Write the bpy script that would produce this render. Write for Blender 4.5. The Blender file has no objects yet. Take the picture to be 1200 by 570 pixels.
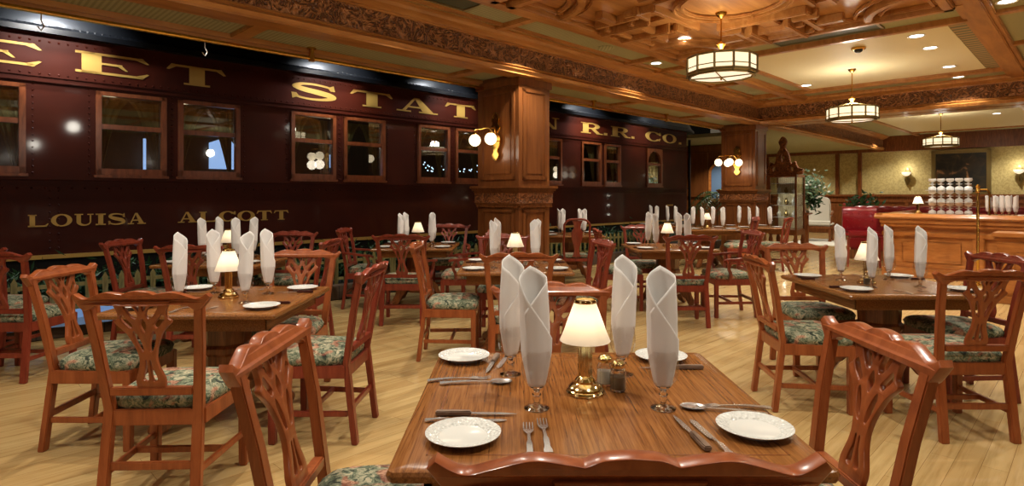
import bpy, bmesh, math, random
from mathutils import Vector, Matrix
random.seed(7)
PI = math.pi; S2 = math.sqrt(2); R45 = PI/4
sc = bpy.context.scene
COL = sc.collection

# ------------------------------------------------------------------ materials
def srgb(r, g, b):
    f = lambda c: (c/255/12.92) if c/255 <= .04045 else ((c/255+.055)/1.055)**2.4
    return (f(r), f(g), f(b), 1)
class NT:
    def __init__(s, name):
        s.m = bpy.data.materials.new(name); s.m.use_nodes = True
        s.t = s.m.node_tree; s.n = s.t.nodes; s.bsdf = s.n['Principled BSDF']; s.out = s.n['Material Output']
    def add(s, k, **kw):
        n = s.n.new(k)
        for a, b in kw.items():
            if a.startswith('i_'): n.inputs[a[2:].replace('_', ' ')].default_value = b
            else: setattr(n, a, b)
        return n
    def l(s, a, b): s.t.links.new(a, b)
    def coords(s, scale=(1,1,1), rot=(0,0,0), kind='Object'):
        tc = s.add('ShaderNodeTexCoord'); mp = s.add('ShaderNodeMapping')
        mp.inputs['Scale'].default_value = scale; mp.inputs['Rotation'].default_value = rot
        s.l(tc.outputs[kind], mp.inputs['Vector']); return mp.outputs[0]
    def ramp(s, fac, stops):
        r = s.add('ShaderNodeValToRGB'); e = r.color_ramp.elements
        while len(e) < len(stops): e.new(.5)
        for x, (p, c) in zip(e, stops): x.position = p; x.color = c
        s.l(fac, r.inputs[0]); return r.outputs[0]
    def bump(s, h, strength=.3, dist=.01):
        b = s.add('ShaderNodeBump'); b.inputs['Strength'].default_value = strength; b.inputs['Distance'].default_value = dist
        s.l(h, b.inputs['Height']); s.l(b.outputs[0], s.bsdf.inputs['Normal'])
def plain(name, c, rough=.5, metal=0, coat=0, spec=.5, emit=None, es=0):
    t = NT(name); b = t.bsdf
    b.inputs['Base Color'].default_value = c; b.inputs['Roughness'].default_value = rough; b.inputs['Metallic'].default_value = metal
    b.inputs['Coat Weight'].default_value = coat; b.inputs['Coat Roughness'].default_value = .08; b.inputs['Specular IOR Level'].default_value = spec
    if emit: b.inputs['Emission Color'].default_value = emit; b.inputs['Emission Strength'].default_value = es
    return t.m
def wood(name, dark, mid, light, scale=(6,60,60), rough=.3, coat=.3, ring=0.0, nscale=1.0, bump=.05):
    t = NT(name); v = t.coords(scale)
    n = t.add('ShaderNodeTexNoise', i_Scale=nscale, i_Detail=6.0, i_Roughness=.6, i_Distortion=.6); t.l(v, n.inputs['Vector'])
    c = t.ramp(n.outputs[0], [(.3, dark), (.5, mid), (.72, light)])
    t.l(c, t.bsdf.inputs['Base Color'])
    t.bsdf.inputs['Roughness'].default_value = rough; t.bsdf.inputs['Coat Weight'].default_value = coat; t.bsdf.inputs['Coat Roughness'].default_value = .15
    t.bump(n.outputs[0], bump, .004); t.bsdf.inputs['Specular IOR Level'].default_value = .35
    return t.m
def carved(name, dark, light, s=9):
    t = NT(name); v = t.coords((1,1,1))
    w = t.add('ShaderNodeTexNoise', i_Scale=s*.45, i_Detail=2.0, i_Distortion=2.2); t.l(v, w.inputs['Vector'])
    vo = t.add('ShaderNodeTexVoronoi', i_Scale=s*1.3, feature='SMOOTH_F1'); t.l(v, vo.inputs['Vector'])
    m = t.add('ShaderNodeMath', operation='MULTIPLY_ADD'); t.l(w.outputs[0], m.inputs[0]); m.inputs[1].default_value = 6; t.l(vo.outputs[0], m.inputs[2])
    sn = t.add('ShaderNodeMath', operation='SINE'); m2 = t.add('ShaderNodeMath', operation='MULTIPLY'); m2.inputs[1].default_value = 4.2
    t.l(m.outputs[0], m2.inputs[0]); t.l(m2.outputs[0], sn.inputs[0])
    mr = t.add('ShaderNodeMapRange'); mr.inputs[1].default_value = -1; t.l(sn.outputs[0], mr.inputs[0])
    c = t.ramp(mr.outputs[0], [(0, dark), (.6, light)]); t.l(c, t.bsdf.inputs['Base Color'])
    t.bsdf.inputs['Roughness'].default_value = .42; t.bump(mr.outputs[0], 1.0, .035)
    return t.m
M = {}
M['chair'] = wood('cherry_wood', srgb(126,62,30), srgb(144,75,38), srgb(160,88,48), (30,30,4), .3, .25, nscale=1.0, bump=.02)
M['red_chair'] = wood('mahogany_wood', srgb(106,42,28), srgb(126,52,35), srgb(142,64,44), (30,30,4), .3, .25, nscale=1.0, bump=.02)
M['oak'] = wood('oak_top', srgb(88,50,22), srgb(134,84,40), srgb(154,104,56), (95,3.2,95), .26, .12, nscale=1.5, bump=.05)
M['oak_dark'] = wood('oak_dark', srgb(86,46,22), srgb(120,68,34), srgb(146,88,48), (30,30,3), .3, .3, nscale=1.4)
M['panel'] = wood('panel_wood', srgb(96,54,26), srgb(116,67,32), srgb(134,82,42), (18,18,1.4), .28, .35, nscale=.8, bump=.02)
M['ceil_wood'] = wood('ceiling_wood', srgb(150,94,44), srgb(174,116,58), srgb(192,136,76), (1.5,10,6), .36, .2, nscale=1.0, bump=.02)
M['barwood'] = wood('bar_wood', srgb(140,82,36), srgb(168,104,50), srgb(188,124,66), (2,2,14), .28, .35, nscale=1.2)
M['carved'] = carved('carved_wood', srgb(96,58,30), srgb(176,118,70), 13)
M['carved_small'] = carved('carved_capital', srgb(104,56,24), srgb(168,100,48), 16)
def mk_floor():
    t = NT('maple_planks')
    tc = t.add('ShaderNodeTexCoord'); mp = t.add('ShaderNodeMapping'); t.l(tc.outputs['Object'], mp.inputs[0])
    br = t.add('ShaderNodeTexBrick', offset=.37, offset_frequency=2, i_Scale=1.0, i_Mortar_Size=.0012, i_Bias=0.0, i_Brick_Width=1.3, i_Row_Height=.11)
    br.inputs['Color1'].default_value = srgb(204,174,118); br.inputs['Color2'].default_value = srgb(184,150,96); br.inputs['Mortar'].default_value = srgb(140,108,66)
    t.l(mp.outputs[0], br.inputs['Vector'])
    m2 = t.add('ShaderNodeMapping'); m2.inputs['Scale'].default_value = (1.6,26,1); t.l(tc.outputs['Object'], m2.inputs[0])
    n = t.add('ShaderNodeTexNoise', i_Scale=1.0, i_Detail=6.0, i_Roughness=.62); t.l(m2.outputs[0], n.inputs[0])
    g = t.ramp(n.outputs[0], [(.28, (.62,.55,.42,1)), (.55, (1,1,1,1))])
    mx = t.add('ShaderNodeMix', data_type='RGBA', blend_type='MULTIPLY'); mx.inputs[0].default_value = .75
    t.l(br.outputs[0], mx.inputs[6]); t.l(g, mx.inputs[7]); t.l(mx.outputs[2], t.bsdf.inputs['Base Color'])
    t.bsdf.inputs['Roughness'].default_value = .26; t.bsdf.inputs['Coat Weight'].default_value = .35; t.bsdf.inputs['Coat Roughness'].default_value = .12
    return t.m
M['floor'] = mk_floor()
def mk_fabric():
    t = NT('tapestry'); v = t.coords((1,1,1))
    d = t.add('ShaderNodeTexNoise', i_Scale=14.0, i_Detail=4.0); t.l(v, d.inputs[0])
    ad = t.add('ShaderNodeMix', data_type='VECTOR'); ad.inputs[0].default_value = .12; t.l(v, ad.inputs[4]); t.l(d.outputs[1], ad.inputs[5])
    n = t.add('ShaderNodeTexNoise', i_Scale=26.0, i_Detail=5.0, i_Roughness=.65, i_Distortion=1.2); t.l(ad.outputs[1], n.inputs[0])
    a = t.ramp(n.outputs[0], [(.38, srgb(30,36,26)), (.46, srgb(80,92,68)), (.54, srgb(132,134,108)), (.62, srgb(172,162,132))])
    n2 = t.add('ShaderNodeTexNoise', i_Scale=9.0, i_Detail=3.0, i_Distortion=.8); t.l(v, n2.inputs[0])
    k = t.ramp(n2.outputs[0], [(.54, (0,0,0,1)), (.6, (1,1,1,1))])
    n3 = t.ramp(n.outputs[0], [(.4, srgb(112,60,40)), (.6, srgb(182,138,108))])
    mx = t.add('ShaderNodeMix', data_type='RGBA'); t.l(k, mx.inputs[0]); t.l(a, mx.inputs[6]); t.l(n3, mx.inputs[7])
    t.l(mx.outputs[2], t.bsdf.inputs['Base Color']); t.bsdf.inputs['Roughness'].default_value = .85
    t.bump(n.outputs[0], .3, .004); return t.m
M['fabric'] = mk_fabric()
M['pale_fabric'] = plain('pale_upholstery', srgb(196,190,176), .8)
def mk_napkin():
    t = NT('napkin_linen'); t.bsdf.inputs['Base Color'].default_value = srgb(226,222,218); t.bsdf.inputs['Roughness'].default_value = .85
    t.bsdf.inputs['Subsurface Weight'].default_value = 0
    v = t.coords((400,400,400)); n = t.add('ShaderNodeTexNoise', i_Scale=1.0); t.l(v, n.inputs[0]); t.bump(n.outputs[0], .15, .001); return t.m
M['napkin'] = mk_napkin()
def mk_plate():
    t = NT('white_china'); t.bsdf.inputs['Base Color'].default_value = srgb(214,214,208); t.bsdf.inputs['Roughness'].default_value = .15
    tc = t.add('ShaderNodeTexCoord'); v = t.add('ShaderNodeTexVoronoi', i_Scale=95.0); t.l(tc.outputs['Object'], v.inputs['Vector'])
    ln = t.add('ShaderNodeVectorMath', operation='LENGTH'); t.l(tc.outputs['Object'], ln.inputs[0])
    gt = t.add('ShaderNodeMath', operation='GREATER_THAN'); gt.inputs[1].default_value = .066; t.l(ln.outputs['Value'], gt.inputs[0])
    ml = t.add('ShaderNodeMath', operation='MULTIPLY'); t.l(gt.outputs[0], ml.inputs[0]); t.l(v.outputs[0], ml.inputs[1])
    t.bump(ml.outputs[0], 1.0, .006); return t.m
M['plate'] = mk_plate()
M['white'] = plain('white_paint', srgb(232,232,228), .3)
M['brass'] = plain('brass', srgb(206,160,80), .2, 1)
M['brass_pol'] = plain('polished_brass', srgb(224,200,142), .12, 1)
M['old_brass'] = plain('aged_brass', srgb(146,128,84), .38, 1)
M['steel'] = plain('steel', srgb(222,220,216), .24, .85)
M['knife_handle'] = wood('knife_handle_wood', srgb(92,72,58), srgb(120,98,82), srgb(142,120,102), (20,80,80), .5, 0)
M['dark_handle'] = plain('dark_handle', srgb(58,24,20), .35)
def mk_glass(name, rough=0, col=(1,1,1,1)):
    t = NT(name); g = t.add('ShaderNodeBsdfGlass', i_IOR=1.45, i_Roughness=rough); g.inputs[0].default_value = col
    t.l(g.outputs[0], t.out.inputs[0]); return t.m
M['glass'] = mk_glass('clear_glass')
def mk_pane(name, tint=(1,1,1,1), f=.12):
    t = NT(name); tr = t.add('ShaderNodeBsdfTransparent'); tr.inputs[0].default_value = tint
    gl = t.add('ShaderNodeBsdfGlossy', i_Roughness=.02); fr = t.add('ShaderNodeLayerWeight', i_Blend=.5); pw_ = t.add('ShaderNodeMath', operation='POWER'); pw_.inputs[1].default_value = 4; t.l(fr.outputs['Facing'], pw_.inputs[0])
    mm = t.add('ShaderNodeMath', operation='MULTIPLY_ADD'); mm.inputs[1].default_value = .8; mm.inputs[2].default_value = f; t.l(pw_.outputs[0], mm.inputs[0]); mm.use_clamp = True
    mx = t.add('ShaderNodeMixShader'); t.l(mm.outputs[0], mx.inputs[0]); t.l(tr.outputs[0], mx.inputs[1]); t.l(gl.outputs[0], mx.inputs[2])
    t.l(mx.outputs[0], t.out.inputs[0]); return t.m
M['pane'] = mk_pane('window_glass', (.8,.82,.8,1), .16)
def mk_shade():
    t = NT('frosted_shade'); tr = t.add('ShaderNodeBsdfTranslucent'); tr.inputs[0].default_value = (1,.95,.84,1)
    df = t.add('ShaderNodeBsdfDiffuse'); df.inputs[0].default_value = (.95,.92,.84,1)
    mx = t.add('ShaderNodeMixShader'); mx.inputs[0].default_value = .45; t.l(tr.outputs[0], mx.inputs[1]); t.l(df.outputs[0], mx.inputs[2])
    t.l(mx.outputs[0], t.out.inputs[0]); return t.m
M['shade'] = mk_shade()
M['pendant_glass'] = plain('lit_alabaster_glass', srgb(240,230,200), .3, emit=(1,.84,.56,1), es=1.15)
M['pendant_lens'] = plain('lit_bottom_lens', srgb(240,232,214), .3, emit=(1,.86,.64,1), es=.95)
M['globe'] = plain('lit_globe', srgb(255,240,210), .3, emit=(1,.82,.55,1), es=2.2)
M['downlight'] = plain('lit_downlight', srgb(255,250,235), .3, emit=(1,.96,.88,1), es=9)
M['gold'] = plain('gold_leaf_paint', srgb(196,158,80), .42, .35)
def mk_car():
    t = NT('maroon_enamel'); v = t.coords((1,1,1)); n = t.add('ShaderNodeTexNoise', i_Scale=1.3, i_Detail=4.0); t.l(v, n.inputs[0])
    c = t.ramp(n.outputs[0], [(.3, srgb(54,16,6)), (.7, srgb(72,24,9))]); t.l(c, t.bsdf.inputs['Base Color'])
    t.bsdf.inputs['Roughness'].default_value = .5; t.bsdf.inputs['Coat Weight'].default_value = .3; t.bsdf.inputs['Coat Roughness'].default_value = .06; t.bsdf.inputs['Specular IOR Level'].default_value = .15
    n2 = t.add('ShaderNodeTexNoise', i_Scale=3.0, i_Detail=2.0); t.l(v, n2.inputs[0]); t.bump(n2.outputs[0], .12, .05); return t.m
M['car'] = mk_car()
M['black'] = plain('black_enamel', srgb(20,22,26), .34, .3, .4)
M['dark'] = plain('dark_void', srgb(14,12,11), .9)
M['winwood'] = wood('window_wood', srgb(96,48,22), srgb(124,64,32), srgb(140,78,42), (20,20,4), .3, .3)
M['curtain'] = plain('olive_curtain', srgb(120,108,62), .9)
M['inside'] = plain('car_interior', srgb(46,38,22), .8)
M['brick'] = plain('x', srgb(90,60,40))
def mk_brick():
    t = NT('curb_brick'); v = t.coords((1,1,1), (PI/2,0,0))
    br = t.add('ShaderNodeTexBrick', i_Scale=1.0, i_Mortar_Size=.006, i_Brick_Width=.11, i_Row_Height=.2, offset=0.0)
    br.inputs['Color1'].default_value = srgb(84,62,40); br.inputs['Color2'].default_value = srgb(62,46,32); br.inputs['Mortar'].default_value = srgb(26,20,16)
    t.l(v, br.inputs['Vector']); t.l(br.outputs[0], t.bsdf.inputs['Base Color']); t.bsdf.inputs['Roughness'].default_value = .8; return t.m
M['brick'] = mk_brick()
M['picket'] = wood('picket_wood', srgb(96,86,46), srgb(124,112,64), srgb(144,130,80), (20,20,4), .6, 0)
M['soil'] = plain('planter_soil', srgb(22,20,14), .95)
M['leaf'] = plain('evergreen_leaf', srgb(34,68,32), .5)
M['leaf2'] = plain('pale_leaf', srgb(120,150,120), .5)
M['palm'] = plain('palm_leaf', srgb(52,84,36), .5)
M['flower'] = plain('white_blossom', srgb(214,222,214), .7)
M['redflower'] = plain('red_blossom', srgb(140,30,30), .7)
M['blue'] = plain('pale_blue_blanket', srgb(120,160,220), .8)
M['leather'] = plain('red_leather', srgb(128,16,24), .3, 0, .3)
def mk_wallpaper():
    t = NT('damask_wallpaper'); v = t.coords((1,1,1)); n = t.add('ShaderNodeTexNoise', i_Scale=14.0, i_Detail=2.0, i_Distortion=1.0); t.l(v, n.inputs[0])
    c = t.ramp(n.outputs[0], [(.46, srgb(178,158,100)), (.54, srgb(196,178,118))]); t.l(c, t.bsdf.inputs['Base Color']); t.bsdf.inputs['Roughness'].default_value = .6; return t.m
M['wallpaper'] = mk_wallpaper()
def mk_stripe(name, c1, c2, s, rot=(0,0,0)):
    t = NT(name); v = t.coords((1,1,1), rot); w = t.add('ShaderNodeTexWave', i_Scale=s, i_Distortion=.4, i_Detail=1.0); t.l(v, w.inputs[0])
    c = t.ramp(w.outputs[0], [(.3, c1), (.6, c2)]); t.l(c, t.bsdf.inputs['Base Color']); t.bsdf.inputs['Roughness'].default_value = .65; return t.m
M['green_ceiling'] = mk_stripe('green_ceiling_cloth', srgb(142,138,98), srgb(166,160,120), 7)
M['cream'] = mk_stripe('cream_ceiling_paper', srgb(214,200,160), srgb(230,218,182), 9, (0,0,R45))
M['border'] = mk_stripe('greek_border', srgb(96,98,72), srgb(170,140,96), 2.2)
M['grille'] = mk_stripe('vent_grille_metal', srgb(50,52,32), srgb(84,84,54), 40)
def mk_painting():
    t = NT('old_oil_painting'); v = t.coords((1,1,1)); n = t.add('ShaderNodeTexNoise', i_Scale=2.6, i_Detail=3.0, i_Distortion=.8); t.l(v, n.inputs[0])
    c = t.ramp(n.outputs[0], [(.45, srgb(30,32,28)), (.58, srgb(62,50,34)), (.66, srgb(150,112,74))]); t.l(c, t.bsdf.inputs['Base Color']); t.bsdf.inputs['Roughness'].default_value = .3; return t.m
M['painting'] = mk_painting()
M['stained'] = plain('pale_blue_art', srgb(96,120,150), .4)

# ------------------------------------------------------------------ geometry helpers
class B:
    def __init__(s): s.v = []; s.f = []
    def add(s, vs, fs):
        o = len(s.v); s.v += [Vector(p) for p in vs]; s.f += [tuple(i+o for i in f) for f in fs]; return s
    def box(s, x0, x1, y0, y1, z0, z1):
        return s.add([(x0,y0,z0),(x1,y0,z0),(x1,y1,z0),(x0,y1,z0),(x0,y0,z1),(x1,y0,z1),(x1,y1,z1),(x0,y1,z1)],
                     [(0,3,2,1),(4,5,6,7),(0,1,5,4),(1,2,6,5),(2,3,7,6),(3,0,4,7)])
    def loft(s, rings, closed=True, caps=True):
        o = len(s.v); n = len(rings[0])
        for r in rings: s.v += [Vector(p) for p in r]
        for i in range(len(rings)-1):
            for j in range(n if closed else n-1):
                a = o+i*n+j; b = o+i*n+(j+1)%n
                s.f.append((a, b, b+n, a+n))
        if caps and closed:
            s.f.append(tuple(o+j for j in reversed(range(n)))); s.f.append(tuple(o+(len(rings)-1)*n+j for j in range(n)))
        return s
    def lathe(s, prof, seg=24, c=(0,0,0), caps=True, ang0=0):
        rings = [[(c[0]+r*math.cos(ang0+2*PI*k/seg), c[1]+r*math.sin(ang0+2*PI*k/seg), c[2]+z) for k in range(seg)] for r, z in prof]
        return s.loft(rings, True, caps)
    def tube(s, pts, r, seg=8, caps=True):
        pts = [Vector(p) for p in pts]; rings = []; n0 = None
        for i, p in enumerate(pts):
            t = (pts[min(i+1, len(pts)-1)]-pts[max(i-1, 0)]).normalized()
            if n0 is None: n0 = t.orthogonal().normalized()
            n0 = (n0-t*n0.dot(t)).normalized(); b = t.cross(n0)
            rr = r[i] if isinstance(r, (list, tuple)) else r
            rings.append([p+(n0*math.cos(2*PI*k/seg)+b*math.sin(2*PI*k/seg))*rr for k in range(seg)])
        return s.loft(rings, True, caps)
    def bar(s, pts, w, t, side=(1,0,0)):
        """rectangular section along pts; w along side, t across"""
        pts = [Vector(p) for p in pts]; rings = []
        for i, p in enumerate(pts):
            d = (pts[min(i+1, len(pts)-1)]-pts[max(i-1, 0)]).normalized()
            sd = Vector(side); sd = (sd-d*sd.dot(d)).normalized(); n = d.cross(sd)
            ww = (w[i] if isinstance(w, (list, tuple)) else w)/2; tt = (t[i] if isinstance(t, (list, tuple)) else t)/2
            rings.append([p-sd*ww-n*tt, p+sd*ww-n*tt, p+sd*ww+n*tt, p-sd*ww+n*tt])
        return s.loft(rings)
    def prism(s, poly, y0, y1):
        """poly in x,z; extruded in y"""
        n = len(poly); o = len(s.v)
        s.v += [Vector((x, y0, z)) for x, z in poly]+[Vector((x, y1, z)) for x, z in poly]
        s.f.append(tuple(o+i for i in range(n))); s.f.append(tuple(o+n+i for i in reversed(range(n))))
        for i in range(n): j = (i+1) % n; s.f.append((o+j, o+i, o+n+i, o+n+j))
        return s
    def prismz(s, poly, z0, z1):
        n = len(poly); o = len(s.v)
        s.v += [Vector((x, y, z0)) for x, y in poly]+[Vector((x, y, z1)) for x, y in poly]
        s.f.append(tuple(o+i for i in reversed(range(n)))); s.f.append(tuple(o+n+i for i in range(n)))
        for i in range(n): j = (i+1) % n; s.f.append((o+i, o+j, o+n+j, o+n+i))
        return s
    def strip(s, A, C, y0, y1):
        """band between two x,z curves, extruded in y"""
        n = len(A)
        return s.loft([[(a[0],y0,a[1]),(c[0],y0,c[1]),(c[0],y1,c[1]),(a[0],y1,a[1])] for a, c in zip(A, C)])
    def ball(s, c, r, seg=12, rings=8, sx=1, sy=1, sz=1):
        R = []
        for i in range(rings+1):
            a = -PI/2+PI*i/rings; rr = max(math.cos(a), .02)*r
            R.append([(c[0]+sx*rr*math.cos(2*PI*k/seg), c[1]+sy*rr*math.sin(2*PI*k/seg), c[2]+sz*r*math.sin(a)) for k in range(seg)])
        return s.loft(R)
    def xf(s, m, start=0):
        for i in range(start, len(s.v)): s.v[i] = m @ s.v[i]
        return s
    def fn(s, f, start=0):
        for i in range(start, len(s.v)): s.v[i] = Vector(f(*s.v[i]))
        return s
    def build(s, name, mat, parent=None, loc=(0,0,0), rz=0, bevel=0, smooth=35, fix=True):
        me = bpy.data.meshes.new(name); me.from_pydata([tuple(v) for v in s.v], [], s.f); me.update()
        bm = bmesh.new(); bm.from_mesh(me)
        if fix: bmesh.ops.recalc_face_normals(bm, faces=bm.faces)
        if bevel:
            es = [e for e in bm.edges if len(e.link_faces) == 2 and e.calc_face_angle(0) > .6]
            bmesh.ops.bevel(bm, geom=es, offset=bevel, segments=2, affect='EDGES', clamp_overlap=True)
        bm.to_mesh(me); bm.free()
        if smooth:
            for p in me.polygons: p.use_smooth = True
            me.set_sharp_from_angle(angle=math.radians(smooth))
        me.materials.append(M[mat])
        o = bpy.data.objects.new(name, me); COL.objects.link(o); o.location = loc; o.rotation_euler.z = rz
        if parent: o.parent = parent
        return o
def flatcurve(name, outer, holes, depth, bev, mat, parent=None, warp=None, res=1):
    """x,z outline with holes -> solid mesh of thickness depth centred on y=0"""
    cu = bpy.data.curves.new(name+'_c', 'CURVE'); cu.dimensions = '2D'; cu.fill_mode = 'BOTH'
    for poly in [outer]+holes:
        sp = cu.splines.new('POLY'); sp.points.add(len(poly)-1)
        for p, (x, z) in zip(sp.points, poly): p.co = (x, z, 0, 1)
        sp.use_cyclic_u = True
    cu.extrude = max(depth/2-bev, .0005); cu.bevel_depth = bev; cu.bevel_resolution = 1; cu.offset = -bev
    tmp = bpy.data.objects.new(name+'_t', cu); COL.objects.link(tmp)
    bpy.context.view_layer.update()
    me = bpy.data.meshes.new_from_object(tmp.evaluated_get(bpy.context.evaluated_depsgraph_get()))
    bpy.data.objects.remove(tmp); bpy.data.curves.remove(cu)
    bm = bmesh.new(); bm.from_mesh(me); bmesh.ops.remove_doubles(bm, verts=bm.verts, dist=.0002)
    for v in bm.verts:
        x, z, y = v.co; v.co = (x, y, z)
        if warp: v.co = warp(*v.co)
    bmesh.ops.recalc_face_normals(bm, faces=bm.faces); bm.to_mesh(me); bm.free()
    for p in me.polygons: p.use_smooth = True
    me.set_sharp_from_angle(angle=math.radians(40))
    me.name = name; me.materials.clear(); me.materials.append(M[mat])
    o = bpy.data.objects.new(name, me); COL.objects.link(o)
    if parent: o.parent = parent
    return o
def smoothpts(pts, n=4, closed=False):
    """Catmull-Rom"""
    out = []; N = len(pts)
    for i in range(N if closed else N-1):
        g = lambda k: pts[k % N] if closed else pts[min(max(k, 0), N-1)]
        p0, p1, p2, p3 = g(i-1), g(i), g(i+1), g(i+2)
        for k in range(n):
            t = k/n
            out.append(tuple(.5*((2*b)+(-a+c)*t+(2*a-5*b+4*c-d)*t*t+(-a+3*b-3*c+d)*t**3) for a, b, c, d in zip(p0, p1, p2, p3)))
    if not closed: out.append(tuple(pts[-1]))
    return out
def empty(name, label, cat, loc=(0,0,0), rz=0, group=None, kind=None):
    o = bpy.data.objects.new(name, None); COL.objects.link(o); o.location = loc; o.rotation_euler = (0,0,rz); o.empty_display_size = .1
    return tag(o, label, cat, group, kind)
def tag(o, label=None, cat=None, group=None, kind=None):
    if label: o['label'] = label
    if cat: o['category'] = cat
    if group: o['group'] = group
    elif 'group' in o.keys(): del o['group']
    if kind: o['kind'] = kind
    return o
def dup(root, loc, rz, label, group=None, kids=True, scale=None):
    def cp(o, parent):
        c = o.copy(); COL.objects.link(c); c.parent = parent
        for ch in CH.get(o.name, []): cp(ch, c)
        return c
    r = root.copy(); COL.objects.link(r); r.location = loc; r.rotation_euler.z = rz
    if scale: r.scale = scale
    if kids:
        for ch in CH.get(root.name, []): cp(ch, r)
    return tag(r, label, r['category'], group)
CH = {}
def reg(root):
    def rec(o):
        CH[o.name] = [c for c in o.children]
        for c in CH[o.name]: rec(c)
    bpy.context.view_layer.update(); rec(root); return root
USED = set()
def place(proto, loc, rz, label, group=None, scale=None):
    """first use moves the proto itself, later uses copy it"""
    if proto.name not in USED:
        USED.add(proto.name); proto.location = loc; proto.rotation_euler.z = rz
        if scale: proto.scale = scale
        return tag(proto, label, proto['category'], group)
    return dup(proto, loc, rz, label, group, scale=scale)
def uw(u, d, z=0): return Vector(((u-d)/S2, (u+d)/S2, z))
def room(b, name, mat, kind='structure', label=None, cat=None, parent=None, **kw):
    o = b.build(name, mat, parent, rz=0 if parent else R45, **kw)
    if not parent: tag(o, label, cat, None, kind)
    return o

# ------------------------------------------------------------------ camera
cam = bpy.data.cameras.new('camera'); co = bpy.data.objects.new('camera', cam); COL.objects.link(co)
co.location = (0, 0, 1.41); co.rotation_euler = (PI/2, 0, 0)
cam.sensor_width = 36; cam.lens = 690/1200*36; cam.shift_y = -(285-229)/1200; cam.clip_start = .05; cam.clip_end = 100
sc.camera = co

# ------------------------------------------------------------------ room shell (u along the train, d towards it)
ZC, ZB, ZS = 3.47, 3.0, 3.05
room(B().box(-7, 24.2, -6, 13, -.1, 0), 'floor', 'floor', smooth=0)
room(B().box(-7, 24.3, -6, 5.5, ZC, ZC+.12), 'ceiling', 'green_ceiling', smooth=0)
room(B().box(-7, 24.3, 5.5, 6.38, ZS, ZS+.1), 'ceiling_train', 'green_ceiling', smooth=0)
room(B().box(15.6, 24.3, 6.38, 13, ZS, ZS+.1), 'ceiling_far', 'green_ceiling', smooth=0)
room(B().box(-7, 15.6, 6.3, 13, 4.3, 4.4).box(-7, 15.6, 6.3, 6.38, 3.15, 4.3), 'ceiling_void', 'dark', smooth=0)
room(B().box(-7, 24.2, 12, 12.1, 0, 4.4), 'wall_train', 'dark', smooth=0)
room(B().box(24, 24.1, -6, 13, 1.42, ZC), 'wall_back', 'wallpaper', smooth=0)
w = B().box(23.94, 24.05, -6, 13, 0, 1.36).box(23.88, 24.1, -6, 13, 1.36, 1.44).box(23.9, 24.05, -6, 13, 0, .22).box(23.9, 24.05, -6, 13, 1.16, 1.24)
k = -5.8
while k < 12:
    w.box(23.91, 24, k, k+.12, .2, 1.18); k += .95
room(w, 'trim_1', 'oak_dark', bevel=.008)
w = B()
for d in (-.9, 6.1, 6.84, 9.4): w.box(23.9, 24.02, d, d+.12, 1.42, ZB+.1)
w.box(23.8, 24.02, -6, 13, ZB-.06, ZB+.5)
room(w, 'trim_2', 'oak_dark', bevel=.01)

room(B().box(-7, 24.2, -6.1, -6, 0, ZC), 'wall_right', 'oak_dark', smooth=0)
room(B().box(-7.1, -7, -6, 12, 0, ZC), 'wall_front', 'oak_dark', smooth=0)
room(B().box(-7, 24, -6, -5.92, 0, 1.4), 'trim_12', 'oak_dark', smooth=0)
# longitudinal beam with carved frieze, crown and lower mouldings
def beam_u(n, u0, u1, d0):
    prof = [(d0-.2, ZC), (d0-.2, ZC-.02), (d0-.16, ZC-.03), (d0-.14, ZC-.06), (d0-.08, ZC-.08), (d0-.06, ZC-.095), (d0-.02, ZC-.1), (d0-.02, ZC-.12), (d0+.1, ZC-.12), (d0+.1, ZC)]
    low = [(d0+.3, ZB+.11), (d0-.03, ZB+.11), (d0-.05, ZB+.09), (d0-.02, ZB+.08), (d0-.06, ZB+.05), (d0-.02, ZB+.02), (d0-.02, ZB), (d0+.22, ZB), (d0+.22, ZB+.05), (d0+.3, ZB+.05)]
    b = B()
    for p in (prof, low): b.loft([[(u, y, z) for y, z in p] for u in (u0, u1)])
    room(b, 'trim_%d' % n, 'ceil_wood', smooth=20)
    room(B().box(u0, u1, d0, d0+.3, ZB+.1, ZC-.11), 'trim_%d' % (n+1), 'carved', smooth=0)
beam_u(3, -7, 24, 5.4)
def beam_v(n, ua, ub, d0, d1):
    b = B()
    for s_, uf in ((1, ua), (-1, ub)):
        prof = [(uf-s_*.2, ZC), (uf-s_*.2, ZC-.02), (uf-s_*.16, ZC-.03), (uf-s_*.14, ZC-.06), (uf-s_*.08, ZC-.08), (uf-s_*.02, ZC-.1), (uf-s_*.02, ZC-.12), (uf+s_*.1, ZC-.12), (uf+s_*.1, ZC)]
        low = [(uf+s_*.3, ZB+.11), (uf-s_*.03, ZB+.11), (uf-s_*.05, ZB+.09), (uf-s_*.02, ZB+.08), (uf-s_*.06, ZB+.05), (uf-s_*.02, ZB), (uf+s_*.35, ZB), (uf+s_*.35, ZB+.1)]
        for p in (prof, low): b.loft([[(u, y, z) for u, z in p] for y in (d0, d1)])
    room(b, 'trim_%d' % n, 'ceil_wood', smooth=20)
    room(B().box(ua, ub, d0, d1, ZB+.1, ZC-.1), 'trim_%d' % (n+1), 'carved', smooth=0)
beam_v(5, 13.2, 14.0, -6, 5.4)
# soffit mouldings over the train aisle
b = B().box(-7, 15.6, 6.24, 6.42, ZS-.05, ZS+.02).box(-7, 15.6, 6.28, 6.45, ZS-.08, ZS+.15).box(-7, 15.6, 5.6, 5.72, ZS-.03, ZS+.01)
for u in (-3.5, -.6, 2.2, 5.0, 8.7, 11.2): b.box(u, u+.16, 5.6, 6.3, ZS-.04, ZS+.01)
room(b, 'trim_7', 'ceil_wood', bevel=.008)
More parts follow.
